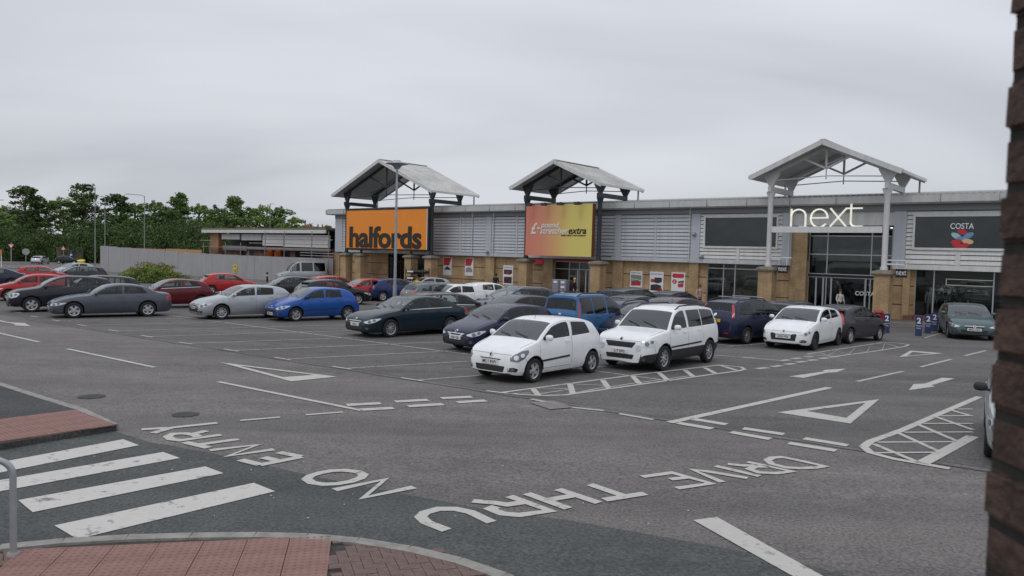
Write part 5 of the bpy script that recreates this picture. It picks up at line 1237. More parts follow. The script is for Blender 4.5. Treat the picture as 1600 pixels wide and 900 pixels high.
BROWNG = ('brown_grey', (.075, .065, .065), .5); SKY = ('azure', (.025, .115, .28), .2); PURPLE = ('plum', (.07, .02, .045), .3); TEAL = ('grey_green', (.075, .115, .125), .5); DGREY = ('dark_grey', (.03, .032, .036), .4)
# front rows, facing the road
car('mini', WHITE, 'white three-door hatchback with black side strips standing across the bay line', US + 53, ('F', 1), (833, 598), far_x=923, plate='MK11 RWY', style='a05', hl='oval', hlz=0, gh=.03, gw=.33, gt=-.055, chrome=0, badge=.66, bshape='d', iz=.30, iw=.46, ih=.12, pz=.49, strip=.50, aer='f')
car('boxsuv', WHITE, 'white boxy off-roader with black roof rails and black lower trim', US + 50, ('F', 1), (1036, 579.5), far_x=1106, plate='L17 DPG', style='a08', clad=1, rails=1, gw=.46, gh=.15, gt=.03, slats=4, iz=.36, iw=.44, ih=.1, roundfog=1, badge=.86, pz=.53, strip=.62, dark=1)
car('super5', NAVY, 'dark navy small hatchback with wide chrome V grille behind the white three-door car', US + 46, None, None, roof=(793, 474), plate='KJ60 VXB', vtrim=1, gw=.4, gh=.12, slats=1, badge=.64, iz=.33, pz=.45)
car('liftback', DGREEN, 'dark petrol blue saloon with chrome grille and bright window line', US + 47, ('F', 1), (610, 527.5), plate='YT58 ALJ', style='a10', wtrim=1, gw=.4, gh=.11, badge=.64, slats=1, pz=.46, bm=1)
car('super5', BLUE, 'bright blue five-door hatchback with silver wheels', US + 50, ('F', 1), (462, 502.5), plate='PN05 ABO', bm=1, gh=.03, gw=.3, badge=.62, iw=.6, ih=.16, iz=.36, strip=.48, pz=.32)
car('golf', SILVER, 'silver five-door hatchback with black lower grille', US + 51, ('F', 1), (346, 499.5), plate='MX15 YDE', gh=.05, gw=.45, chrome=1, slats=0, iw=.62, ih=.15, iz=.36, badge=.66, pz=.5, style='a10')
car('saloon', GREY, 'steel grey saloon with twin kidney grille and five-spoke wheels', US + 53, ('F', 1), (115.5, 497.5), plate='YB13 OHU', gw=.3, gh=.12, slats=0, iw=.5, ih=.1, pz=.42, badge=.68)
car('suv', BLACK, 'black off-roader with three-bar chrome grille beside the steel grey saloon', US + 53, None, None, roof=(150, 429.5), plate='WF62 KLM', gw=.42, gh=.18, slats=3, wtrim=1, pz=.55, hl='swept', badge=.85)
car('suv', ('blue_black', (.014, .017, .026), .3), 'blue-black crossover with bright headlights beside a red car', US + 53, None, None, roof=(104, 430), plate='ND11 XRB', gw=.36, gh=.1, slats=1, pz=.6, hl='round')
car('super5', RED, 'red hatchback with its nose cut by the picture edge, beside a crossover', US + 53, None, None, roof=(60, 427.5), gh=.05)
car('super3', RED, 'red hatchback with black roof spoiler parked behind the crossover', 60, None, None, roof=(62, 415), spoiler=1)
car('liftback', ('slate_navy', (.02, .025, .05), .3), 'dark slate saloon at the far end of the row', US + 53, None, None, roof=(-12, 417))
car('super5', SILVER, 'silver hatchback seen end on by the far kerb', 215, None, None, roof=(119, 410.5), gh=.05)
car('estate', DGREY, 'dark estate car low behind the off-roader, by the far kerb', US + 53, None, None, roof=(125, 415.5))
car('super3', MAROON, 'maroon three-door hatchback with bright window line', US + 52, None, None, roof=(275, 435), wtrim=1)
car('super5', RED, 'red hatchback with roof spoiler in front of the grey hoarding', 58, None, None, roof=(352, 426.5), spoiler=1)
car('super3', WHITE, 'white three-door hatchback with gaping black grille and dark wheels', US + 36, ('F', 1), (1272, 547.5), far_x=1309, plate='JO03 PTR', style='dark10', gh=.03, gw=.34, gt=-.02, iz=.42, iw=.46, ih=.22, pz=.47, badge=.66, aer='f')
car('super5', ('violet_black', (.03, .028, .04), .3), 'dark five-door hatchback with tall red tail lamps beside the white three-door', 50, ('R', -1), (1328, 537.5), tl=((-.05, .75), (.08, .77), (.05, 1.25), (-.04, 1.25)), spoiler=1, aer='f', style='a06')
car('mpv', NAVY, 'navy people carrier with roof bars and clear tall tail lamps', 50, ('R', -1), (1166, 538), plate='S19 ZCK', bars=1, style='a10', rpz=.86, aer='f')
car('golf', BLACK, 'black hatchback half hidden behind the navy people carrier', 50, None, None, roof=(1236, 469))
# second and third rows
car('golf', BLACK, 'black hatchback with slanted tail lamps and yellow rear plate', 57, None, None, roof=(513, 436), plate='PK58 RZT', spoiler=1, rpz=.80)
car('golf', RED, 'red hatchback hidden behind the black hatchback, roof showing', 57, None, None, roof=(520, 430.5))
car('golf', DGREY, 'dark grey hatchback beside the silver van', US + 57, None, None, roof=(455, 431.5))
car('van', SILVER, 'silver van with dark side windows in front of the hoarding', US + 62, None, None, at=(at_depth(446, 400, 74).x, at_depth(446, 400, 74).y, 0), name='parked_van', group=None, dark=1)
car('super5', RED, 'red hatchback facing the black hatchback, white headlight showing', US + 55, None, None, roof=(574, 434.5))
car('golf', ('mid_blue', (.015, .03, .115), .3), 'mid blue hatchback with slanted tail lamps beside the lamp post', 57, ('R', -1), (598, 471), plate='MF07 TDO', spoiler='p', rpz=.82, style='a05')
car('super3', SILVER, 'silver small hatchback close to the brick pier', 240, None, None, roof=(670, 432.5))
car('estate', ('grey_mid', (.13, .15, .165), .5), 'mid grey estate car with roof rails and yellow plate', 55, None, None, roof=(683, 441.5), plate='KN09 UWX', rails='c', rpz=.78)
car('super5', WHITE, 'white hatchback, windscreen and roof showing above the estate', US + 55, None, None, roof=(712, 443.5))
car('estate', BROWNG, 'brown-grey estate car with bright window arch and wide red tail lamps', 60, None, None, roof=(697, 456), wtrim=1, spoiler=1, tl=((-.1, .9), (.28, .92), (.28, 1.03), (-.08, 1.05)))
car('golf', WHITE, 'white hatchback with dark tailgate glass behind the brown-grey estate', 55, None, None, roof=(760, 441))
car('suv', ('storm_blue', (.03, .04, .07), .4), 'storm blue off-roader with roof rails', US + 55, None, None, roof=(806, 448.5), rails='c')
car('golf', DGREY, 'charcoal hatchback beside the azure van-like car', US + 52, None, None, roof=(812, 460))
car('leisure', SKY, 'azure blue van-like car with tall clear and red tail lamps', 38, None, None, roof=(897, 458), plate='FD09 JYU', rails=1, rpz=.66, dark=1)
car('golf', ('ink', (.02, .024, .045), .3), 'ink blue estate with light rear glass and yellow plate', 50, None, None, roof=(985, 467.5), plate='EX54 SLG', rails=1, rpz=.82)
car('super3', ('deep_navy', (.012, .017, .035), .2), 'deep navy small hatchback tucked beside the white off-roader', US + 52, None, None, roof=(1018, 473))
car('suv', ('dark_green', (.016, .022, .02), .2), 'dark green off-roader in front of the wall posters', 48, None, None, roof=(988, 449.5))
car('liftback', BLACK, 'low black car between the off-roader and the estate', 48, None, None, roof=(990, 460.5))
car('golf', ('black_blue', (.01, .012, .02), .2), 'black hatchback parked under the red banner poster', 48, None, None, roof=(1052, 454.5))
car('golf', PURPLE, 'plum coloured hatchback behind the white off-roader', US + 48, None, None, roof=(1050, 464))
car('golf', TEAL, 'grey-green hatchback with split chrome grille by the blue posts', US + 22, ('F', -1), (1481, 527.5), plate='MK52 DKA', gw=.36, gh=.1, slats=0, pz=.46)
car('super5', SILVER, 'silver hatchback cut off by the brick window jamb', US + 32, ('F', -1), (1543, 713), gh=.05, bm=1)
# passing traffic beyond
car('super5', SILVER, 'silver hatchback driving away on the far estate road', 350, None, None, at=(G(51, 413).x + .2, G(51, 413).y + 2.6, .01), group=None, name='car')
car('golf', BLACK, 'black car crossing on the far estate road', 82, None, None, at=(G(119, 412.6).x, G(119, 412.6).y, .01), group=None, name='car')
# ------------------------------------------------------------------ helpers for things located against vertical lines
def z_at(x, y, p):                       # height of the sight line of pixel (x, y) above ground point p
    d = ray(x, y); t = Vector((p.x, p.y, 0)).dot(Vector((d.x, d.y, 0)).normalized()) / Vector((d.x, d.y, 0)).length
    return CAMH + d.z * t + GS * p.y
def on_line(a, b, px):
    lo, hi = 0.0, 1.0
    for _ in range(40):
        m = (lo + hi) / 2
        if (project(a.lerp(b, m))[0] < px) == (project(a)[0] < project(b)[0]): lo = m
        else: hi = m
    return a.lerp(b, lo)
# pavement along the shops
sheet('shop_pavement', [FW(-16, 3.6), FW(58, 3.6), FW(58, -9), FW(-16, -9)], .012, mat('paving_grey', (.17, .15, .14), .85, noise=.2, nscale=1.5, bump=.2))
# ------------------------------------------------------------------ hoarding round the building site
hA, hB = G(157, 424), FW(S1 + .3, .1)
hoard = thing('site_hoarding', 'long grey painted plywood hoarding in front of the unfinished building', 'hoarding', (0, 0, 0))
edges = [157, 170, 183, 205, 231, 257, 279, 300, 323, 347, 373, 398, 424, 450, 475, 500, 526]
tops = pchip([(157, 384), (183, 385.5), (205, 388), (257, 391.5), (300, 395), (347, 397.5), (430, 401), (526, 404)])
dirh = (hB - hA).normalized(); nh = Vector((dirh.y, -dirh.x, 0))
if nh.dot(-hA) < 0: nh = -nh
for i, (x0, x1) in enumerate(zip(edges[:-1], edges[1:])):
    a, b = on_line(hA, hB, x0), on_line(hA, hB, x1); zt = z_at((x0 + x1) / 2, tops((x0 + x1) / 2), (a + b) / 2); off = nh * random.uniform(0, .035)
    mb = MB(); a2 = a + dirh * .008 + off; b2 = b - dirh * .008 + off; mb.prism([a2.xy, b2.xy, (b2 - nh * .05).xy, (a2 - nh * .05).xy], 0, zt); mb.build('panel', 'hoarding_grey', hoard)
    if i % 2 == 0: mb = MB(); q = a - nh * .1; mb.bar((q.x, q.y, 0), (q.x, q.y, zt - .1), .09, .09); mb.build('post', 'ply', hoard)
a = on_line(hA, hB, 368); z0 = z_at(368, 426, a); z1 = z_at(368, 412, a); q = a + nh * .05
t = thing('warning_sign', 'yellow round-topped warning sign fixed to the grey hoarding', 'sign', q, math.atan2(dirh.y, dirh.x))
sgn = 1 if Matrix.Rotation(math.atan2(dirh.y, dirh.x), 3, 'Z') @ Vector((0, 1, 0)) @ nh > 0 else -1
mb = MB(); mb.box(-.28, .28, 0, sgn * .02, z0, z0 + (z1 - z0) * .45); mb.box(-.28, .28, 0, sgn * .02, z0 + (z1 - z0) * .46, z1 - .12); mb.build('board', 'sign_yellow', t)
mb = MB(); mb.box(-.09, .09, sgn * .021, sgn * .03, z1 - .42, z1 - .22); mb.box(-.18, .18, sgn * .021, sgn * .03, z0 + .12, z0 + .2); mb.box(-.18, .18, sgn * .021, sgn * .03, z0 + .27, z0 + .34); mb.build('print', 'sign_black', t)
# ------------------------------------------------------------------ unfinished low building behind it, with scaffold
ub = thing('unfinished_building', 'half-built low brick unit with white fascia panels behind the hoarding', 'building', FO, FROT)
NU = -1.0
sA, sB = fs(525, NU), fs(328, NU, 360)
zr0, zr1 = FS(430, 363, NU)[1], FS(430, 356.5, NU)[1]
mb = MB(); mb.box(sA + .5, sB + .3, NU - 9, NU + 1.0, zr0 + .25, zr1); mb.build('roof', mat('moss_roof', (.17, .15, .09), .9, noise=.3), ub)
mb = MB(); mb.box(sA + .5, sB + .2, NU + .9, NU + 1.06, zr0 - .12, zr0 + .249); mb.build('eaves_board', 'gutter_white', ub)
mb = MB(); mb.box(sA + .5, sB, NU - 3, NU - 2.8, 0, zr0 + .2); mb.build('inner_wall', 'shop_dark', ub)
mb = MB(); mb.box(fs(345, NU), fs(332, NU), NU - .5, NU + .35, 0, zr0 - .13); mb.build('brick_pier', 'orange_brick', ub)
for x0, x1, y0, y1, m in ((346, 374, 366, 374, 'gutter_white'), (377, 408, 366, 375.5, 'gutter_white'), (410, 442, 366.5, 384, 'white_print'), (443, 486, 367, 386, 'white_print'), (487, 514, 367.5, 387, 'white_print'), (348, 385, 384, 391, 'soffit'), (386, 515, 387, 391.5, 'soffit')):
    z1_ = FS((x0 + x1) / 2, y0, NU + .2)[1]; z0_ = FS((x0 + x1) / 2, y1, NU + .2)[1]; mb = MB(); mb.box(fs(x1, NU + .2), fs(x0, NU + .2), NU + .05, NU + .2, z0_, z1_); mb.build('fascia_panel', m, ub)
for x0, x1 in ((353, 375), (384, 388), (395, 412), (430, 437), (452, 460), (503, 524)):
    mb = MB(); mb.box(fs(x1, NU), fs(x0, NU), NU - .6, NU - .1, 0, FS(400, 390, NU)[1]); mb.build('wall_stub', 'red_brick' if x0 != 384 else 'concrete', ub)
for xx in (423, 436): 
    s_, z_ = FS(xx, 396, NU); mb = MB(); mb.lathe([(0, -.45), (.4, -.4), (.5, 0), (.4, .4), (0, .45)], 14, 'z', (s_, NU + .1, z_)); t = mb.build('barrier', 'sign_orange2' if 'sign_orange2' in MATS else mat('sign_orange2', (.6, .12, .03), .6), ub, 40)
for x0, x1, y0, y1 in ((205, 258, 387.5, 394), (259, 315, 388.5, 396)):
    a_, b_ = FS(x1, y1, NU), FS(x0, y0, NU); mb = MB(); mb.box(a_[0], b_[0], NU - .05, NU, a_[1] - .6, b_[1]); mb.build('timber_sheet', 'ply', ub)
sc_ = thing('scaffold', 'tubular scaffold with a platform along the unfinished building', 'scaffold', FO, FROT)
NSC = .6; zp = FS(430, 388, NSC)[1]; ztop = FS(430, 364, NSC)[1]
for i, xx in enumerate((318, 328, 352, 376, 414, 444, 487, 513)):
    s_ = fs(xx, NSC); mb = MB(); mb.tube([(s_, NSC, 0), (s_, NSC, ztop + (0.2 if i > 3 else -1.2))], .05, 6); mb.build('standard', 'scaffold', sc_)
for yy, x0, x1 in ((368, 412, 514), (374, 412, 520), (381, 390, 514), (378, 314, 332), (394, 470, 522), (398, 470, 522)):
    z_ = FS(450, yy, NSC)[1]; mb = MB(); mb.tube([(fs(x0, NSC), NSC + .07, z_), (fs(x1, NSC), NSC + .07, z_)], .045, 6); mb.build('ledger', 'scaffold', sc_)
for k in range(4):
    mb = MB(); mb.box(fs(515, NSC), fs(314, NSC), NSC - .95 + k * .24, NSC - .73 + k * .24, zp - .05, zp); mb.build('scaffold_board', 'ply' if k % 2 else 'concrete', sc_)
# ------------------------------------------------------------------ foliage
def leaf_mat(name, c1, c2):
    m = bpy.data.materials.new(name); m.use_nodes = True; t = m.node_tree; b = t.nodes['Principled BSDF']; b.inputs['Roughness'].default_value = .7; b.inputs['Specular IOR Level'].default_value = .2
    geo = t.nodes.new('ShaderNodeNewGeometry'); oi = t.nodes.new('ShaderNodeObjectInfo')
    n = t.nodes.new('ShaderNodeTexNoise'); n.inputs['Scale'].default_value = .9; n.inputs['Detail'].default_value = 3; t.links.new(geo.outputs['Position'], n.inputs['Vector'])
    ri = t.nodes.new('ShaderNodeMath'); ri.operation = 'MULTIPLY_ADD'; ri.inputs[1].default_value = .5; ri.inputs[2].default_value = 0
    t.links.new(geo.outputs['Random Per Island'], ri.inputs[0]); ad = t.nodes.new('ShaderNodeMath'); ad.operation = 'MULTIPLY_ADD'; ad.inputs[1].default_value = .6
    t.links.new(n.outputs[0], ad.inputs[0]); t.links.new(ri.outputs[0], ad.inputs[2])
    r = t.nodes.new('ShaderNodeValToRGB'); r.color_ramp.elements[0].position = .25; r.color_ramp.elements[1].position = .8; r.color_ramp.elements[0].color = (*c1, 1); r.color_ramp.elements[1].color = (*c2, 1)
    t.links.new(ad.outputs[0], r.inputs[0]); t.links.new(r.outputs[0], b.inputs['Base Color']); MATS[name] = m
leaf_mat('leaf_dark', (.04, .07, .022), (.095, .15, .045)); leaf_mat('leaf_mid', (.065, .11, .03), (.15, .225, .06)); leaf_mat('leaf_light', (.1, .155, .035), (.22, .31, .08)); leaf_mat('leaf_yellow', (.09, .1, .015), (.24, .24, .04))
def leaves(mb, c, r, n, size, rng):
    for _ in range(n):
        while True:
            p = Vector((rng.uniform(-1, 1), rng.uniform(-1, 1), rng.uniform(-1, 1)))
            if .25 < p.length < 1: break
        q = Vector((c[0] + p.x * r[0], c[1] + p.y * r[1], c[2] + p.z * r[2])); a = Vector((rng.gauss(0, 1), rng.gauss(0, 1), rng.gauss(0, .6))).normalized(); b = a.orthogonal().normalized()
        b = (Matrix.Rotation(rng.uniform(0, 6.28), 3, a) @ b); c2 = a.cross(b); s_ = size * rng.uniform(.6, 1.3)
        mb.add([q - b * s_ * .5, q + c2 * s_ * .32, q + b * s_ * .5, q - c2 * s_ * .32], [(0, 1, 2, 3)])
def crown_mesh(seed, form, m):           # unit tree: 10 m tall, about 5 m wide
    rng = random.Random(seed); mb = MB(); tr = MB()
    tr.tube([(0, 0, 0), (.05, 0, 2), (-.05, .08, 5), (.03, 0, 8.2)], [.2, .16, .1, .03], 7)
    n = 88 if form != 'spire' else 80
    lobes = [(rng.uniform(0, 6.28), rng.uniform(.7, 1.25)) for _ in range(7)]
    for k in range(n):
        a = rng.uniform(0, 6.28); wob = 1.0
        for b, q in lobes: wob += .12 * (q - 1) * 4 * max(0, math.cos(a - b)) ** 4
        if form == 'round': z = rng.uniform(.5, 9.2); rad = 2.5 * math.sqrt(max(.06, 1 - ((z - 4.6) / 4.9) ** 2))
        elif form == 'column': z = rng.uniform(.5, 9.6); rad = 1.75 * max(.12, 1 - ((z - 3.8) / 6.2) ** 2)
        else: z = .8 + 8.9 * k / n; rad = (2.3 * (1 - z / 10.6) + .12) * (.65 + .5 * (math.sin(z * 5.2) > -.2))
        q = rad * wob * rng.uniform(.3, 1.08); c = (q * math.cos(a), q * math.sin(a), z)
        if k % 3 == 0: tr.tube([(0, 0, max(.8, z - 1.4)), (c[0] * .5, c[1] * .5, z - .5), c], [.06, .035, .012], 5)
        cr = rng.uniform(.35, .72) * (.8 if form == 'spire' else 1)
        leaves(mb, c, (cr, cr, cr * .72), 62, .25, rng)
    for k in range(7 if form != 'spire' else 2):
        a = rng.uniform(0, 6.28); q = rng.uniform(0, .9); leaves(mb, (q * math.cos(a), q * math.sin(a), 9.55 - q * .7 + rng.uniform(-.3, .25)), (.2, .2, .45), 26, .22, rng)
    return mb.mesh('crown', m), tr.mesh('trunk', 'bark')
KINDS = {('round', 'leaf_dark'): [], ('round', 'leaf_mid'): [], ('round', 'leaf_light'): [], ('column', 'leaf_dark'): [], ('column', 'leaf_mid'): [], ('spire', 'leaf_mid'): [], ('spire', 'leaf_dark'): []}
for i, k in enumerate(KINDS): KINDS[k] = [crown_mesh(100 + i * 7 + j, *k) for j in range(2)]
def tree(x, ytop, D, wpx, form, m, label, grp='trees behind the estate road'):
    D *= 1.40; wpx *= 1.3; top = at_depth(x, ytop, D); h = top.z; w = wpx / FPX * D
    t = thing('tree', label, 'tree', (top.x, top.y, 0), random.uniform(0, 6.28), grp); c, tr = KINDS[(form, m)][int(x) % 2]
    base_w = {'round': 4.6, 'column': 3.5, 'spire': 4.4}[form]
    t.scale = (w / base_w, w / base_w, h / 10.0); ob('crown', c, t); ob('trunk', tr, t); return t
LB = {'round': 'broad', 'column': 'tall narrow', 'spire': 'spiky topped'}; LC = {'leaf_dark': 'dark green', 'leaf_mid': 'mid green', 'leaf_light': 'light green'}
for x, y, D, w, fo_, m_, where in [
    (-22, 325, 112, 70, 'round', 'leaf_mid', 'at the picture-edge end of the belt'), (8, 318, 120, 60, 'round', 'leaf_light', 'behind the give way sign'), (40, 289, 116, 56, 'column', 'leaf_dark', 'above the round road sign'), (72, 309, 119, 50, 'round', 'leaf_dark', 'between two taller dark trees'), (100, 305, 126, 60, 'round', 'leaf_light', 'glowing between dark neighbours'),
    (131, 283, 118, 52, 'column', 'leaf_dark', 'tallest of the belt, beside the first lamp column'), (165, 328, 112, 46, 'round', 'leaf_dark', 'low behind the lamp columns'), (182, 302, 119, 54, 'column', 'leaf_dark', 'leaning over the start of the hoarding'), (210, 316, 122, 56, 'round', 'leaf_mid', 'behind the bent-arm lamp column'), (240, 312, 118, 62, 'round', 'leaf_mid', 'above the yellow-green shrub'),
    (281, 299, 122, 66, 'spire', 'leaf_mid', 'with tiered branches above the hoarding'), (262, 322, 114, 56, 'round', 'leaf_dark', 'in front of the tiered tree'), (310, 317, 118, 60, 'round', 'leaf_mid', 'at the left end of the unfinished building'), (338, 319, 124, 50, 'round', 'leaf_dark', 'above the brick end pier'), (367, 305, 122, 40, 'column', 'leaf_mid', 'thin and open above the moss roof'), (388, 322, 119, 56, 'round', 'leaf_dark', 'above the grey fascia panels'),
    (414, 317, 118, 60, 'round', 'leaf_light', 'above the start of the white panels'), (440, 321, 116, 50, 'round', 'leaf_mid', 'above the white fascia panels'), (462, 336, 114, 40, 'round', 'leaf_light', 'sloping down beside the chimneys'), (484, 348, 130, 40, 'round', 'leaf_mid', 'far off between roof and sign'), (512, 351, 130, 24, 'column', 'leaf_mid', 'just left of the orange sign'), (352, 330, 112, 70, 'round', 'leaf_mid', 'close behind the moss roof')]:
    tree(x, y, D, w, fo_, m_, '%s %s tree %s' % (LB[fo_], LC[m_], where))
def bush_mesh(seed, m, clumps, per, size, flat=1.0):
    rng = random.Random(seed); mb = MB()
    for k in range(clumps):
        a = rng.uniform(0, 6.28); q = math.sqrt(rng.random()); top_ = .92 * (1 - .45 * q ** 3)
        leaves(mb, (q * .85 * math.cos(a), q * .85 * math.sin(a), rng.uniform(.12, top_)), (.2, .2, .13), per, size, rng)
    return mb.mesh('foliage', m)
BU = [bush_mesh(1, 'leaf_dark', 90, 48, .05), bush_mesh(2, 'leaf_mid', 60, 40, .075), bush_mesh(3, 'leaf_dark', 90, 48, .05), bush_mesh(4, 'leaf_yellow', 110, 50, .06), bush_mesh(5, 'leaf_light', 100, 50, .06)]
def stems():
    mb = MB()
    for k in range(6): a = k * 1.05; mb.tube([(0, 0, 0), (.3 * math.cos(a), .3 * math.sin(a), .4), (.6 * math.cos(a), .6 * math.sin(a), .8)], [.03, .02, .01], 5)
    return mb.mesh('stems', 'bark')
STEMS = stems()
def bush(x, y, D, w, h, k, label, z=0):
    if D > 90 and x not in (238, 234, 279): D *= 1.42; w *= 1.7; h *= 1.55
    p = at_depth(x, y, D); t = thing('shrub', label, 'shrub', (p.x, p.y, 0), random.uniform(0, 6), 'shrubs by the estate road' if D > 90 else None)
    t.scale = (w / 2, w / 2, h); ob('foliage', BU[k], t); ob('stems', STEMS, t); return t
for i, (x, D, w, h, k) in enumerate([(-30, 106, 9, 4.5, 0), (2, 107, 8, 4.8, 0), (28, 106, 8, 5.2, 2), (58, 107, 8, 4.6, 0), (78, 109, 7, 4.2, 2), (135, 108, 8, 4.8, 0), (150, 110, 9, 6.0, 2), (172, 109, 8, 5.5, 0), (196, 110, 9, 6, 2), (222, 108, 9, 5.8, 0), (248, 108, 9, 6.2, 2), (274, 106, 9, 6, 0), (300, 106, 9, 6.2, 2), (322, 104, 8, 6.4, 0)]):
    bush(x, 400, D, w, h, k, 'dense dark undergrowth shrub below the belt of trees')
c_ = G(236, 441)
bush(238, 440, c_.y, 5.0, 1.95, 3, 'yellow-green clipped shrub in front of the grey hoarding'); bush(234, 441, c_.y - .9, 5.2, 1.45, 4, 'light green spreading shrub at the foot of the yellow-green shrub'); bush(279, 441, c_.y + 1.0, 2.6, .95, 1, 'low green shrub beside the clipped yellow-green shrub')
# ------------------------------------------------------------------ street lamps
def lamp(px, ybase, ytop, arm, D=None, label='', disc=False, r=.085):
    p = G(px, ybase) if D is None else at_depth(px, 400, D); p.z = 0; h = z_at(px, ytop, p)
    t = thing('lamp_post', label, 'lamp post', p, 0, 'lamp posts')
    mb = MB(); mb.tube([(0, 0, 0), (0, 0, 1.2)], r * 1.35, 10); mb.build('base', 'post_green' if not disc else 'galvanised', t, 40)
    mb = MB(); mb.tube([(0, 0, 1.19), (0, 0, h)], [r, r * .65], 10); mb.build('column', 'post_green' if not disc else 'galvanised', t, 40)
    if disc:
        mb = MB(); mb.lathe([(0, h + .22), (.2, h + .2), (.25, h + .13), (.62, h + .06), (.66, h + .0), (.3, h - .08), (.12, h - .3), (0, h - .3)], 20); mb.build('lamp_head', 'galvanised', t, 40)
    elif arm:
        mb = MB(); mb.tube([(0, 0, h - .1), (arm * .25, 0, h + .12), (arm, 0, h + .2)], .045, 8); mb.build('arm', 'post_green', t, 40)
        mb = MB(); mb.add([(arm - .1, -.12, h + .12), (arm - .1, .12, h + .12), (arm + math.copysign(.75, arm), .1, h + .16), (arm + math.copysign(.75, arm), -.1, h + .16), (arm - .1, -.1, h + .28), (arm - .1, .1, h + .28), (arm + math.copysign(.75, arm), .06, h + .26), (arm + math.copysign(.75, arm), -.06, h + .26)], [(0, 1, 2, 3), (7, 6, 5, 4), (0, 4, 5, 1), (1, 5, 6, 2), (2, 6, 7, 3), (3, 7, 4, 0)]); mb.build('lamp_head', 'galvanised', t)
    return t
lamp(616.5, 478, 256, 0, label='slim galvanised lamp post with flat disc head in front of the orange sign', disc=True, r=.09)
lamp(148.6, 421, 295, -.4, label='tall green lamp column with short arm at the end of the hoarding')
lamp(164, 410, 309, -.35, D=122, label='second lamp column with short arm just behind the hoarding end')
lamp(225.5, 410, 306, -2.4, D=118, label='lamp column with long bent arm behind the yellow-green shrub')
lamp(421.5, 410, 320, 0.01, D=150, label='distant lamp column rising above the unfinished building')
lamp(-12, 412, 314, 1.2, D=126, label='lamp column whose head just reaches into the picture edge')
# ------------------------------------------------------------------ road signs and things by the estate road
def post_sign(px, ybase, ytop, shape, cols, label, D=None, r=.38):
    p = G(px, ybase) if D is None else at_depth(px, 400, D); p.z = 0; h = z_at(px, ytop, p); t = thing('road_sign', label, 'road sign', p, math.atan2(-p.y, -p.x) + math.pi / 2)
    mb = MB(); mb.tube([(0, 0, 0), (0, 0, h + .1)], .055, 8); mb.build('post', 'galvanised', t)
    for k, (m, s_) in enumerate(cols):
        mb = MB(); n = {'tri': 3, 'giveway': 3, 'round': 18, 'rect': 4}[shape]; a0 = {'tri': math.pi / 2, 'giveway': -math.pi / 2, 'round': 0, 'rect': math.pi / 4}[shape]
        v = [(r * s_ * math.cos(a0 + 2 * math.pi * i / n), -.05 - .008 * k, h - r * .75 + r * s_ * math.sin(a0 + 2 * math.pi * i / n)) for i in range(n)]; w_ = [(x, y + .03, z) for x, y, z in v]
        mb.add(v + w_, [tuple(range(n)), tuple(range(2 * n - 1, n - 1, -1))] + [(i, n + i, n + (i + 1) % n, (i + 1) % n) for i in range(n)]); me = mb.mesh('plate', m); bm = bmesh.new(); bm.from_mesh(me); bmesh.ops.recalc_face_normals(bm, faces=bm.faces); bm.to_mesh(me); bm.free(); ob('plate', me, t)
    return t
post_sign(17.5, 415, 380, 'giveway', [('red_print', 1), ('white_print', .66)], 'inverted triangle give way sign on a grey post', r=.5)
post_sign(40.5, 412, 389.5, 'round', [('galvanised', 1)], 'round road sign seen from its grey back', r=.55)
post_sign(99, 412, 385, 'tri', [('red_print', 1), ('white_print', .7)], 'small triangular warning sign in front of the timber fence', D=147.6, r=.55)
post_sign(111, 412, 394.5, 'rect', [('sign_blue', 1), ('white_print', .4)], 'small blue sign above the black passing car', D=147.2, r=.6)
p = G(1, 417); t = thing('board_sign', 'orange board on a white post at the picture edge', 'sign', p); zt = z_at(1, 390, p)
mb = MB(); mb.tube([(.1, 0, 0), (.1, 0, zt)], .06, 6); mb.build('post', 'white_print', t); mb = MB(); mb.box(-.9, .2, -.06, .0, zt - .8, zt); mb.build('board', mat('board_orange', (.55, .2, .07), .6), t)
p = G(127, 413); t = thing('grit_bin', 'yellow grit bin with sloping lid at the far kerb', 'bin', p)
mb = MB(); mb.add([(-.45, -.3, 0), (.45, -.3, 0), (.45, .3, 0), (-.45, .3, 0), (-.5, -.35, .55), (.5, -.35, .55), (.5, .35, .75), (-.5, .35, .75)], [(3, 2, 1, 0), (4, 5, 6, 7), (0, 1, 5, 4), (1, 2, 6, 5), (2, 3, 7, 6), (3, 0, 4, 7)]); mb.build('tub', 'sign_yellow', t)
mb = MB(); mb.add([(-.54, -.39, .552), (.54, -.39, .552), (.54, .39, .752), (-.54, .39, .752), (-.5, -.3, .68), (.5, -.3, .68), (.5, .3, .86), (-.5, .3, .86)], [(3, 2, 1, 0), (4, 5, 6, 7), (0, 1, 5, 4), (1, 2, 6, 5), (2, 3, 7, 6), (3, 0, 4, 7)]); mb.build('lid', 'sign_yellow', t)
fe = thing('timber_fence', 'weathered close-boarded timber fence under the trees', 'fence', at_depth(88, 400, 149) * 1, 0); fe.location.z = 0
mat('old_timber', (.11, .095, .075), .9, noise=.3)
mb = MB(); mb.box(0, .185, 0, .03, .05, 3.0); BD = mb.mesh('board', 'old_timber')
for k in range(28): ob('board', BD, fe, (k * .19, random.uniform(0, .02), random.uniform(-.03, .03)))
hs_ = thing('brick_house', 'red brick house with dark roof behind trees at the picture edge', 'house', at_depth(-16, 400, 172), 0); hs_.location.z = 0; hs_.scale = (1.3, 1.3, 1.3)
mb = MB(); mb.box(-5, 4.0, 0, 7, 0, 6.2); mb.build('wall', 'orange_brick', hs_)
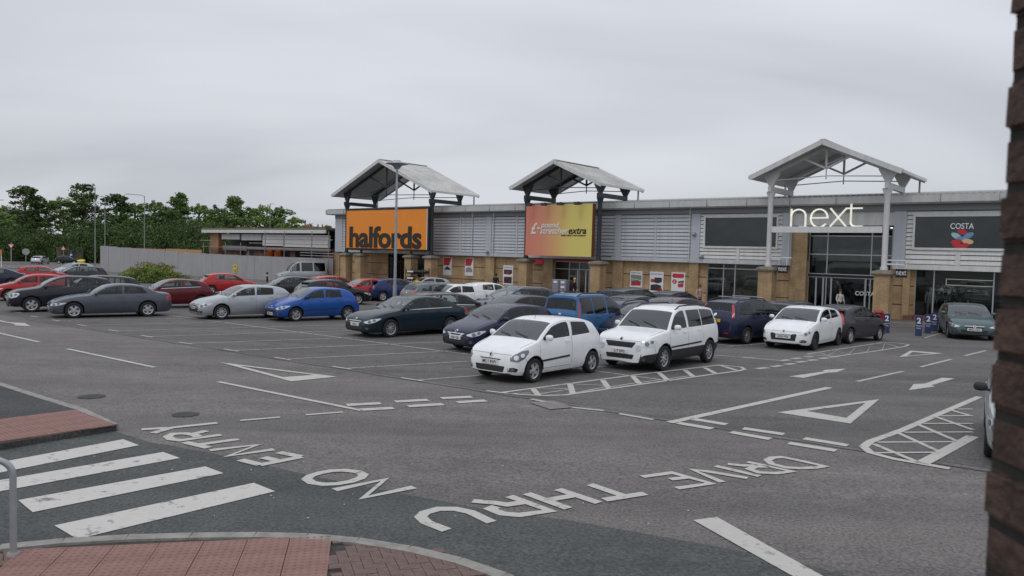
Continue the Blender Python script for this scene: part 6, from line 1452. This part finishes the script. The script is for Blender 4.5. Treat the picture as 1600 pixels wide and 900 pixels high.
mb = MB(); mb.add([(-5.4, -.4, 6.1), (4.4, -.4, 6.1), (4.4, 7.4, 6.1), (-5.4, 7.4, 6.1), (-5.4, 3.5, 8.6), (4.4, 3.5, 8.6)], [(0, 1, 5, 4), (2, 3, 4, 5), (1, 2, 5), (3, 0, 4), (3, 2, 1, 0)]); mb.build('roof', mat('slate', (.07, .065, .07), .7), hs_)
mb = MB(); mb.box(1.2, 2.4, -.05, -.01, 3.6, 4.9); mb.build('window', 'shop_dark', hs_)
# chimneys of a far house behind the moss roof
for xx, lab in ((479, 'red brick chimney stack with pots behind the moss roof'), (499, 'smaller red brick chimney beyond the moss roof')):
    p = at_depth(xx, 365, 140); t = thing('far_house', lab.replace('chimney stack with pots', 'house end with chimney').replace('smaller red brick chimney', 'smaller red brick house end'), 'house', (p.x, p.y, 0)); zt = z_at(xx, 353 if xx < 490 else 354.5, p)
    mb = MB(); mb.box(-2.4, 2.4, 0, 5, 0, zt - 1.2); mb.build('wall', 'red_brick', t); mb = MB(); mb.box(-.75, .75, .2, .9, zt - 1.3, zt); c = mb.build('chimney', 'red_brick', t)
    for k in (-.4, .4): mb = MB(); mb.lathe([(.16, zt), (.13, zt + .5), (.0, zt + .5)], 8, c=(k, .55, 0)); mb.build('chimney_pot', 'orange_brick', c)
# far kerb line
for a, b in ((G(-60, 421), G(150, 421.5)), (G(-60, 413.6), G(60, 413.6))):
    n = 24
    kt = tag(MB().box(-.01, .01, -.01, .01, 0, .01).build('far_kerb', 'kerb_stone'), kind='structure'); kt.location = a
    for i in range(n):
        p0, p1 = a.lerp(b, i / n) - a, a.lerp(b, (i + .97) / n) - a; mb = MB(); mb.bar((p0.x, p0.y, .07), (p1.x, p1.y, .07), .14, .14); mb.build('kerb_stone', 'kerb_stone', kt)
# ------------------------------------------------------------------ bollard signs, bin, bollard
for px, py, lab in ((1384.7, 520.5, 'blue waiting-time post beside the red bin'), (1434.8, 525, 'blue waiting-time post nearest the bay line'), (1449.5, 521, 'blue waiting-time post, second from the bay line'), (1459.5, 517.5, 'blue waiting-time post, third from the bay line'), (1470, 513.5, 'blue waiting-time post beside the grey-green car'), (1477, 509, 'blue waiting-time post furthest back by the shop window')):
    p = G(px, py); t = thing('marker_post', lab, 'bollard', p, math.atan2(-p.y, -p.x) + math.pi / 2, 'blue posts outside the shop')
    mb = MB(); mb.box(-.13, .13, -.06, .06, 0, .88); mb.build('panel', 'sign_blue', t)
    me = text_mesh('2', .34, .003, .008, m='white_print'); me.transform(TXT_UP); ob('number', me, t, (0, -.064, .56))
    me = text_mesh('hours', .1, .003, 0, m='white_print'); me.transform(TXT_UP); ob('lettering', me, t, (0, -.064, .42)); me = text_mesh('max', .1, .003, 0, m='white_print'); me.transform(TXT_UP); ob('lettering', me, t, (0, -.064, .32))
p = G(1372, 508.5); t = thing('litter_bin', 'red litter bin with dark slot beside the entrance pier', 'bin', p, math.atan2(-p.y, -p.x) + math.pi / 2)
mb = MB(); mb.lathe([(.02, .0), (.2, .0), (.235, .12), (.25, .62), (.26, .64), (.2, .78), (.02, .8)], 18); mb.build('drum', 'bin_red', t, 30)
mb = MB(); mb.box(-.15, .17, -.262, -.2, .58, .68); mb.build('slot', 'sign_black', t)
p = G(417.5, 441); t = thing('bollard', 'black bollard with pale reflective bands near the hoarding', 'bollard', p)
mb = MB(); mb.tube([(0, 0, 0), (0, 0, 1.0)], .09, 10); mb.build('shaft', 'sign_black', t, 40)
mb = MB(); mb.tube([(0, 0, .62), (0, 0, .75)], .094, 10); mb.build('band', 'white_print', t, 40)
# guard rail hoop at the near kerb
p = G(21, 868, .1); t = thing('guard_rail', 'grey steel guard rail hoop standing in the near pavement', 'guard rail', (p.x, p.y, .1)); ht = z_at(20, 716, p) - .1
dl = (G(-140, 885) - G(0, 869)).normalized(); rb_ = .16
pts = [(0, 0, -.1), (0, 0, ht - rb_)] + [(dl.x * rb_ * (1 - math.cos(a)), dl.y * rb_ * (1 - math.cos(a)), ht - rb_ + rb_ * math.sin(a)) for a in (.3, .6, .9, 1.2, 1.5)] + [(dl.x * 1.6, dl.y * 1.6, ht)]
pts += [(dl.x * (1.6 + rb_ * math.sin(a)), dl.y * (1.6 + rb_ * math.sin(a)), ht - rb_ * (1 - math.cos(a))) for a in (.4, .8, 1.2, 1.57)] + [(dl.x * (1.6 + rb_), dl.y * (1.6 + rb_), -.1)]
mb = MB(); mb.tube(pts, .029, 12); mb.build('hoop', 'galvanised', t, 50)
mb = MB(); mb.lathe([(.0, .03), (.05, .03), (.055, .0)], 12); mb.build('collar', 'concrete', t, 40)
# brick jamb of the window the picture is taken from
jx, jy = .662, 1.03
jb = thing('window_jamb', 'dark brown brick jamb of the viewing window', 'wall', (jx, jy, 0))
mat('jamb_brick', (.062, .036, .026), .9, noise=.5, nscale=14, bump=.6, bscale=60); mat('jamb_mortar', (.022, .019, .017), .95, noise=.3, nscale=20)
mb = MB(); mb.box(.005, .5, -.1, -.004, 0, 4.6); mb.build('mortar', 'jamb_mortar', jb)
rng = random.Random(3)
for k in range(61):
    mb = MB(); z0 = k * .075 + .005; e = rng.uniform(-.004, .004); off = 0 if k % 2 else -.11
    v0 = len(mb.v)
    mb.box(0 + e, (.215 if k % 2 else .1025), -.1025, 0, z0, z0 + .065); me = mb.mesh('brick', 'jamb_brick'); bm = bmesh.new(); bm.from_mesh(me); bmesh.ops.bevel(bm, geom=bm.edges[:], offset=.006, segments=2, affect='EDGES')
    for v in bm.verts: v.co += Vector((rng.uniform(-.0015, .0015), rng.uniform(-.0015, .0015), rng.uniform(-.0015, .0015)))
    bm.to_mesh(me); bm.free(); ob('brick', me, jb)
    mb = MB(); mb.box((.225 if k % 2 else .1125), .44, -.1025, 0, z0, z0 + .065); mb.build('brick', 'jamb_brick', jb)
# ------------------------------------------------------------------ goods outside the shops
def crate_mesh():
    mb = MB(); mb.box(0, .58, 0, .4, 0, .3)
    for k in range(3): mb.box(-.015, .595, -.015, .415, .04 + k * .1, .07 + k * .1)
    return mb.mesh('tub', mat('crate_grey', (.26, .26, .32), .6))
CR = crate_mesh(); mb = MB(); mb.box(-.02, .6, -.02, .42, .302, .34); CL = mb.mesh('lid', mat('crate_lid', (.38, .38, .44), .6))
mb = MB(); mb.box(.12, .46, -.022, -.018, .08, .24); CLB = mb.mesh('paper_label', 'white_print')
s0_, _ = FS(884, 455, 4.6)
for i in range(3):
    for j in range(2):
        t = thing('storage_crate', 'lidded grey storage crate in the stack outside the shop door', 'crate', FW(s0_ + j * .68, 4.6), FROT + math.pi, 'stacked storage crates'); t.location.z = .55 + i * .345; t.scale = (K,) * 3
        ob('tub', CR, t, (-.58, 0, 0)); ob('lid', CL, t, (-.58, 0, 0)); ob('paper_label', CLB, t, (-.58, 0, 0)) if i == 2 or j == 0 else None
t = thing('display_trolley', 'low wooden display trolley carrying the grey storage crates', 'trolley', FW(s0_ + .7, 4.4), FROT)
mb = MB(); mb.box(-1.0, 1.2, -.4, .4, .5, .6); mb.build('deck', 'ply', t)
for x in (-.9, 1.1):
    for y in (-.3, .3): mb = MB(); mb.lathe([(0, -.03), (.12, -.03), (.12, .03), (0, .03)], 12, 'y', (x, y, .12)); mb.build('wheel', 'rubber', t); mb = MB(); mb.bar((x, y, .1), (x, y, .5), .05, .05); mb.build('leg', 'scaffold', t)
for k, (px, m, lab) in enumerate(((806, 'cladding_white', 'pallet of pale wrapped sacks by the wall posters'), (835, 'grey_print', 'dark wrapped pallet load beside the sign pier'), (947, 'dark_print', 'dark clutter of goods on a pallet beside the brick pier'))):
    s_ = fs(px, 3.2, 450); t = thing('pallet_load', lab, 'pallet', FW(s_, 3.2), FROT)
    for i in range(5): mb = MB(); mb.box(-.6, .6, -.5 + i * .22, -.38 + i * .22, .1, .14); mb.build('pallet_board', 'ply', t)
    for y in (-.42, .42): mb = MB(); mb.box(-.6, .6, y - .05, y + .05, 0, .1); mb.build('bearer', 'ply', t)
    rg = random.Random(k)
    for i in range(4):
        for j in range(2):
            mb = MB(); mb.box(-.28, .28, -.45, .45, 0, .21); me = mb.mesh('sack', m); bm = bmesh.new(); bm.from_mesh(me); bmesh.ops.bevel(bm, geom=bm.edges[:], offset=.07, segments=3, affect='EDGES'); bm.to_mesh(me); bm.free(); me.shade_smooth(); ob('sack', me, t, (-.29 + j * .58, rg.uniform(-.04, .04), .14 + i * .2), (0, 0, rg.uniform(-.06, .06)))
s_ = fs(953, 3.9, 455)
for i in range(3):
    t = thing('shopping_basket', 'red plastic shopping basket in the pile by the brick pier', 'basket', FW(s_, 3.9), FROT, 'red shopping baskets'); t.location.z = i * .13
    mb = MB(); mb.add([(-.2, -.13, 0), (.2, -.13, 0), (.2, .13, 0), (-.2, .13, 0), (-.26, -.18, .24), (.26, -.18, .24), (.26, .18, .24), (-.26, .18, .24)], [(3, 2, 1, 0), (0, 1, 5, 4), (1, 2, 6, 5), (2, 3, 7, 6), (3, 0, 4, 7)]); mb.build('tub', 'red_print', t)
    mb = MB(); mb.tube([(-.24, 0, .22), (-.15, .05, .4), (.15, .05, .4), (.24, 0, .22)], .012, 6); mb.build('handle', 'sign_black', t)
# rack of roof boxes
s_ = fs(652, 3.4, 430); rk = thing('display_rack', 'metal rack for roof boxes beside the shop door', 'rack', FW(s_, 3.4), FROT)
for x in (-1.1, 1.1):
    for y in (-.4, .4): mb = MB(); mb.bar((x, y, 0), (x, y, 2.1), .06, .06); mb.build('upright', 'steel_dark', rk)
for z in (.35, .95, 1.55):
    mb = MB(); mb.box(-1.1, 1.1, -.4, .4, z - .03, z); mb.build('shelf', 'steel_dark', rk)
    t = thing('roof_box', 'glossy black car roof box lying on the metal rack', 'roof box', FW(s_, 3.4), FROT, 'black roof boxes on the rack'); t.location.z = z * K
    mb = MB(); v = []; n = 12
    for sx, sc2 in ((-1.35, .25), (-1.2, .7), (-.6, 1), (.6, 1), (1.15, .85), (1.3, .4)):
        for k in range(n): a = 2 * math.pi * k / n; v.append((sx, .42 * sc2 * math.copysign(abs(math.cos(a)) ** .6, math.cos(a)), .2 + .19 * sc2 * math.copysign(abs(math.sin(a)) ** .7, math.sin(a))))
    mb.add(v, [(j * n + k, j * n + (k + 1) % n, (j + 1) * n + (k + 1) % n, (j + 1) * n + k) for j in range(5) for k in range(n)] + [tuple(reversed(range(n))), tuple(range(5 * n, 6 * n))]); mb.build('shell', 'black_gloss' if 'black_gloss' in MATS else mat('black_gloss', (.012, .012, .013), .25), t, 50)
    mb = MB(); mb.box(.1, .9, .425, .435, .14, .28); mb.build('paper_label', 'white_print', t)
# ------------------------------------------------------------------ people
def person(loc, heading, h, top, legs, hair, label, lean=0.0, arms=((.02, .05), (.02, .05)), stride=.12, skin=(.45, .27, .2), hat=None, name='person', cat='person', nude=None, scale=None):
    s_ = h / 1.75
    J = {'pel': (0, 0, .95), 'wai': (.01, 0, 1.1), 'che': (.02 + lean * .3, 0, 1.3), 'nek': (.02 + lean * .5, 0, 1.47), 'hd0': (.03 + lean * .6, 0, 1.55), 'hd1': (.045 + lean * .65, 0, 1.64), 'hd2': (.03 + lean * .68, 0, 1.73)}
    Rr = {'pel': (.16, .12), 'wai': (.14, .10), 'che': (.17, .12), 'nek': (.06, .06), 'hd0': (.065, .075), 'hd1': (.082, .10), 'hd2': (.06, .075)}
    E_ = [('pel', 'wai'), ('wai', 'che'), ('che', 'nek'), ('nek', 'hd0'), ('hd0', 'hd1'), ('hd1', 'hd2')]
    for i, sy in enumerate((1, -1)):
        a = arms[i]; f = stride * (1 if i else -1); q = 'LR'[i]
        J.update({'hip' + q: (0, .1 * sy, .9), 'kne' + q: (f * .6 + .03, .11 * sy, .5), 'ank' + q: (f, .11 * sy, .09), 'toe' + q: (f + .17, .13 * sy, .04)})
        J.update({'sho' + q: (.02 + lean * .4, .19 * sy, 1.4), 'elb' + q: (a[0] * .5 + lean * .4, .25 * sy, 1.13 + a[1] * .2), 'wri' + q: (a[0] * 2.2 + .08 + lean * .4, .24 * sy, .90 + a[1]), 'han' + q: (a[0] * 2.6 + .1 + lean * .4, .235 * sy, .81 + a[1] * 1.1)})
        Rr.update({'hip' + q: (.1, .1), 'kne' + q: (.065, .065), 'ank' + q: (.045, .05), 'toe' + q: (.04, .035), 'sho' + q: (.07, .065), 'elb' + q: (.048, .048), 'wri' + q: (.034, .032), 'han' + q: (.042, .03)})
        E_ += [('pel', 'hip' + q), ('hip' + q, 'kne' + q), ('kne' + q, 'ank' + q), ('ank' + q, 'toe' + q), ('che', 'sho' + q), ('sho' + q, 'elb' + q), ('elb' + q, 'wri' + q), ('wri' + q, 'han' + q)]
        for k, (fx, fy, fz) in enumerate(((.035, .012, -.085), (.015, .015, -.10), (-.005, .012, -.095), (-.025, .008, -.075), (.05, -.02, -.03))):
            b = J['han' + q]; n1, n2 = 'f%s%da' % (q, k), 'f%s%db' % (q, k)
            J[n1] = (b[0] + fx * .8, b[1] + fy * sy * .5, b[2] + fz * .55); J[n2] = (b[0] + fx + .012, b[1] + fy * sy * .2, b[2] + fz); Rr[n1] = (.011, .011); Rr[n2] = (.009, .009); E_ += [('han' + q, n1), (n1, n2)]
    names = list(J); me = bpy.data.meshes.new('body'); me.from_pydata([tuple(c * s_ for c in J[n]) for n in names], [(names.index(a), names.index(b)) for a, b in E_], [])
    o = bpy.data.objects.new('t', me); COL.objects.link(o); md = o.modifiers.new('s', 'SKIN'); md.use_smooth_shade = True
    for i, n in enumerate(names): sv = me.skin_vertices[0].data[i]; sv.radius = (Rr[n][0] * s_, Rr[n][1] * s_); sv.use_root = (n == 'pel')
    sb = o.modifiers.new('u', 'SUBSURF'); sb.levels = 1; sb.render_levels = 1
    dg = bpy.context.evaluated_depsgraph_get(); bmz = bpy.data.meshes.new_from_object(o.evaluated_get(dg)); bpy.data.objects.remove(o)
    bmz.name = 'body'; bmz.materials.clear(); sk = mat('skin_%d' % int(skin[0] * 100), skin, .6)
    for m in (sk, top, legs, mat('shoe', (.02, .02, .02), .6)): bmz.materials.append(m if not isinstance(m, str) else MATS[m])
    for p_ in bmz.polygons:
        c = p_.center / s_
        if nude: p_.material_index = 0
        elif c.z < .1: p_.material_index = 3
        elif c.z < .98 and abs(c.y) < .19: p_.material_index = 2
        elif c.z < 1.47 and (c.z > .98 or abs(c.y) > .17) and not (c.z < .95 + max(a_[1] for a_ in arms) and abs(c.y) > .17): p_.material_index = 1
        bmz.polygons[p_.index].use_smooth = True
    t = thing(name, label, cat, loc, math.atan2(math.cos(R(heading)), math.sin(R(heading)))); ob('body', bmz, t)
    hx = (.045 + lean * .65) * s_
    def cap(r_, z0, m, nm, back=.0):
        mb = MB(); v = []; n = 12
        for k, (rr_, zz) in enumerate(((1.03, z0), (1.08, z0 + .05), (.95, 1.73), (.6, 1.775), (.05, 1.79))):
            for q in range(n): a = 2 * math.pi * q / n; v.append((hx + (-.012 - back) * s_ + .105 * rr_ * s_ * math.cos(a), .088 * rr_ * s_ * math.sin(a), (zz + (.045 * math.cos(a) if k == 0 else 0)) * s_))
        mb.add(v, [(j * n + q, j * n + (q + 1) % n, (j + 1) * n + (q + 1) % n, (j + 1) * n + q) for j in range(4) for q in range(n)]); mb.build(nm, m, t, 60)
    if hair: cap(1, 1.6, hair, 'hair')
    if hat: cap(1, 1.68, hat, 'cap', -.01)
    if not nude:
        for y in (-.03, .03): mb = MB(); mb.lathe([(0, -.008), (.009, 0), (0, .008)], 6, 'z', (hx + .098 * s_, y * s_, 1.645 * s_)); mb.build('eye', 'sign_black', t)
        mb = MB(); mb.add([(hx + .09 * s_, -.013 * s_, 1.605 * s_), (hx + .09 * s_, .013 * s_, 1.605 * s_), (hx + .125 * s_, 0, 1.608 * s_), (hx + .092 * s_, 0, 1.65 * s_)], [(0, 2, 3), (2, 1, 3), (1, 0, 3), (0, 1, 2)]); mb.build('nose', sk, t)
    return t
mat('cloth_black', (.012, .012, .014), .9); mat('cloth_pink', (.45, .3, .29), .9, noise=.4, nscale=14); mat('cloth_hivis', (.62, .6, .04), .8); mat('cloth_navy', (.03, .035, .06), .9); mat('cloth_white', (.6, .6, .58), .9); mat('hair_dark', (.025, .016, .012), .8); mat('hair_brown', (.08, .05, .03), .8)
def along(px, n): p = FW(fs(px, n, 450), n); p.z = 0; return p
person(along(774, 1.6), 20, 1.72, 'cloth_black', 'cloth_black', 'hair_dark', 'person in a long black coat walking along the brick wall', lean=.1)
person(along(1093, 5.2), 150, 1.66, 'cloth_pink', 'cloth_navy', 'hair_brown', 'person in a patterned pink top walking past the shop window', arms=((.06, .2), (.02, .05)))
person(along(897, 4.4), 130, 1.70, 'cloth_black', 'cloth_navy', None, 'person with a yellow-green cap standing behind the azure car', hat='cloth_hivis')
person(G(651, 470), 200, 1.62, 'cloth_hivis', 'cloth_navy', 'hair_brown', 'person in a yellow hi-vis top among the parked cars', arms=((.05, .1), (.05, .1)))
person(along(1313, .6), 170, 1.62, 'cloth_white', 'cloth_black', 'hair_brown', 'person in a pale top coming out of the glazed entrance')
for px, cl, lab, h in ((1454, 'cloth_white', 'pale mannequin in a short white outfit in the shop window', 1.85), (1472, 'cloth_black', 'mannequin in a dark dress in the shop window', 1.9), (1484, 'cloth_navy', 'mannequin in navy clothes in the shop window', 1.8), (1513, 'cloth_white', 'small pale mannequin low in the shop window', 1.15)):
    p = FW(fs(px, -1.1, 460), -1.1); p.z = .25; person(p, 215, h * .92, cl, cl, None, lab, skin=(.62, .56, .5), name='mannequin', cat='mannequin', stride=.05)
# ------------------------------------------------------------------ set everything on the gently sloping ground
def sink(o):
    if o.location.length < 1e-6:
        if o.type == 'MESH' and o.data.get('sunk') is None:
            for v in o.data.vertices: v.co.z -= GS * v.co.y
            o.data['sunk'] = 1
        for c in o.children: sink(c)
    else: o.location.z -= GS * o.location.y
for o in list(scene.objects):
    if o.parent or o.type in ('CAMERA', 'LIGHT'): continue
    if (o.location.xy - FO.xy).length < 1e-4: continue
    if o.name.split('.')[0] in ('poster', 'hanging_sign'): o.location.z += FO.z; continue
    if o.name.split('.')[0] == 'window_jamb': continue
    sink(o)
    if o.name.split('.')[0] in ('parked_car', 'parked_van', 'car'):
        o.rotation_euler = (Matrix.Rotation(-GS, 3, 'X') @ o.rotation_euler.to_matrix()).to_euler()
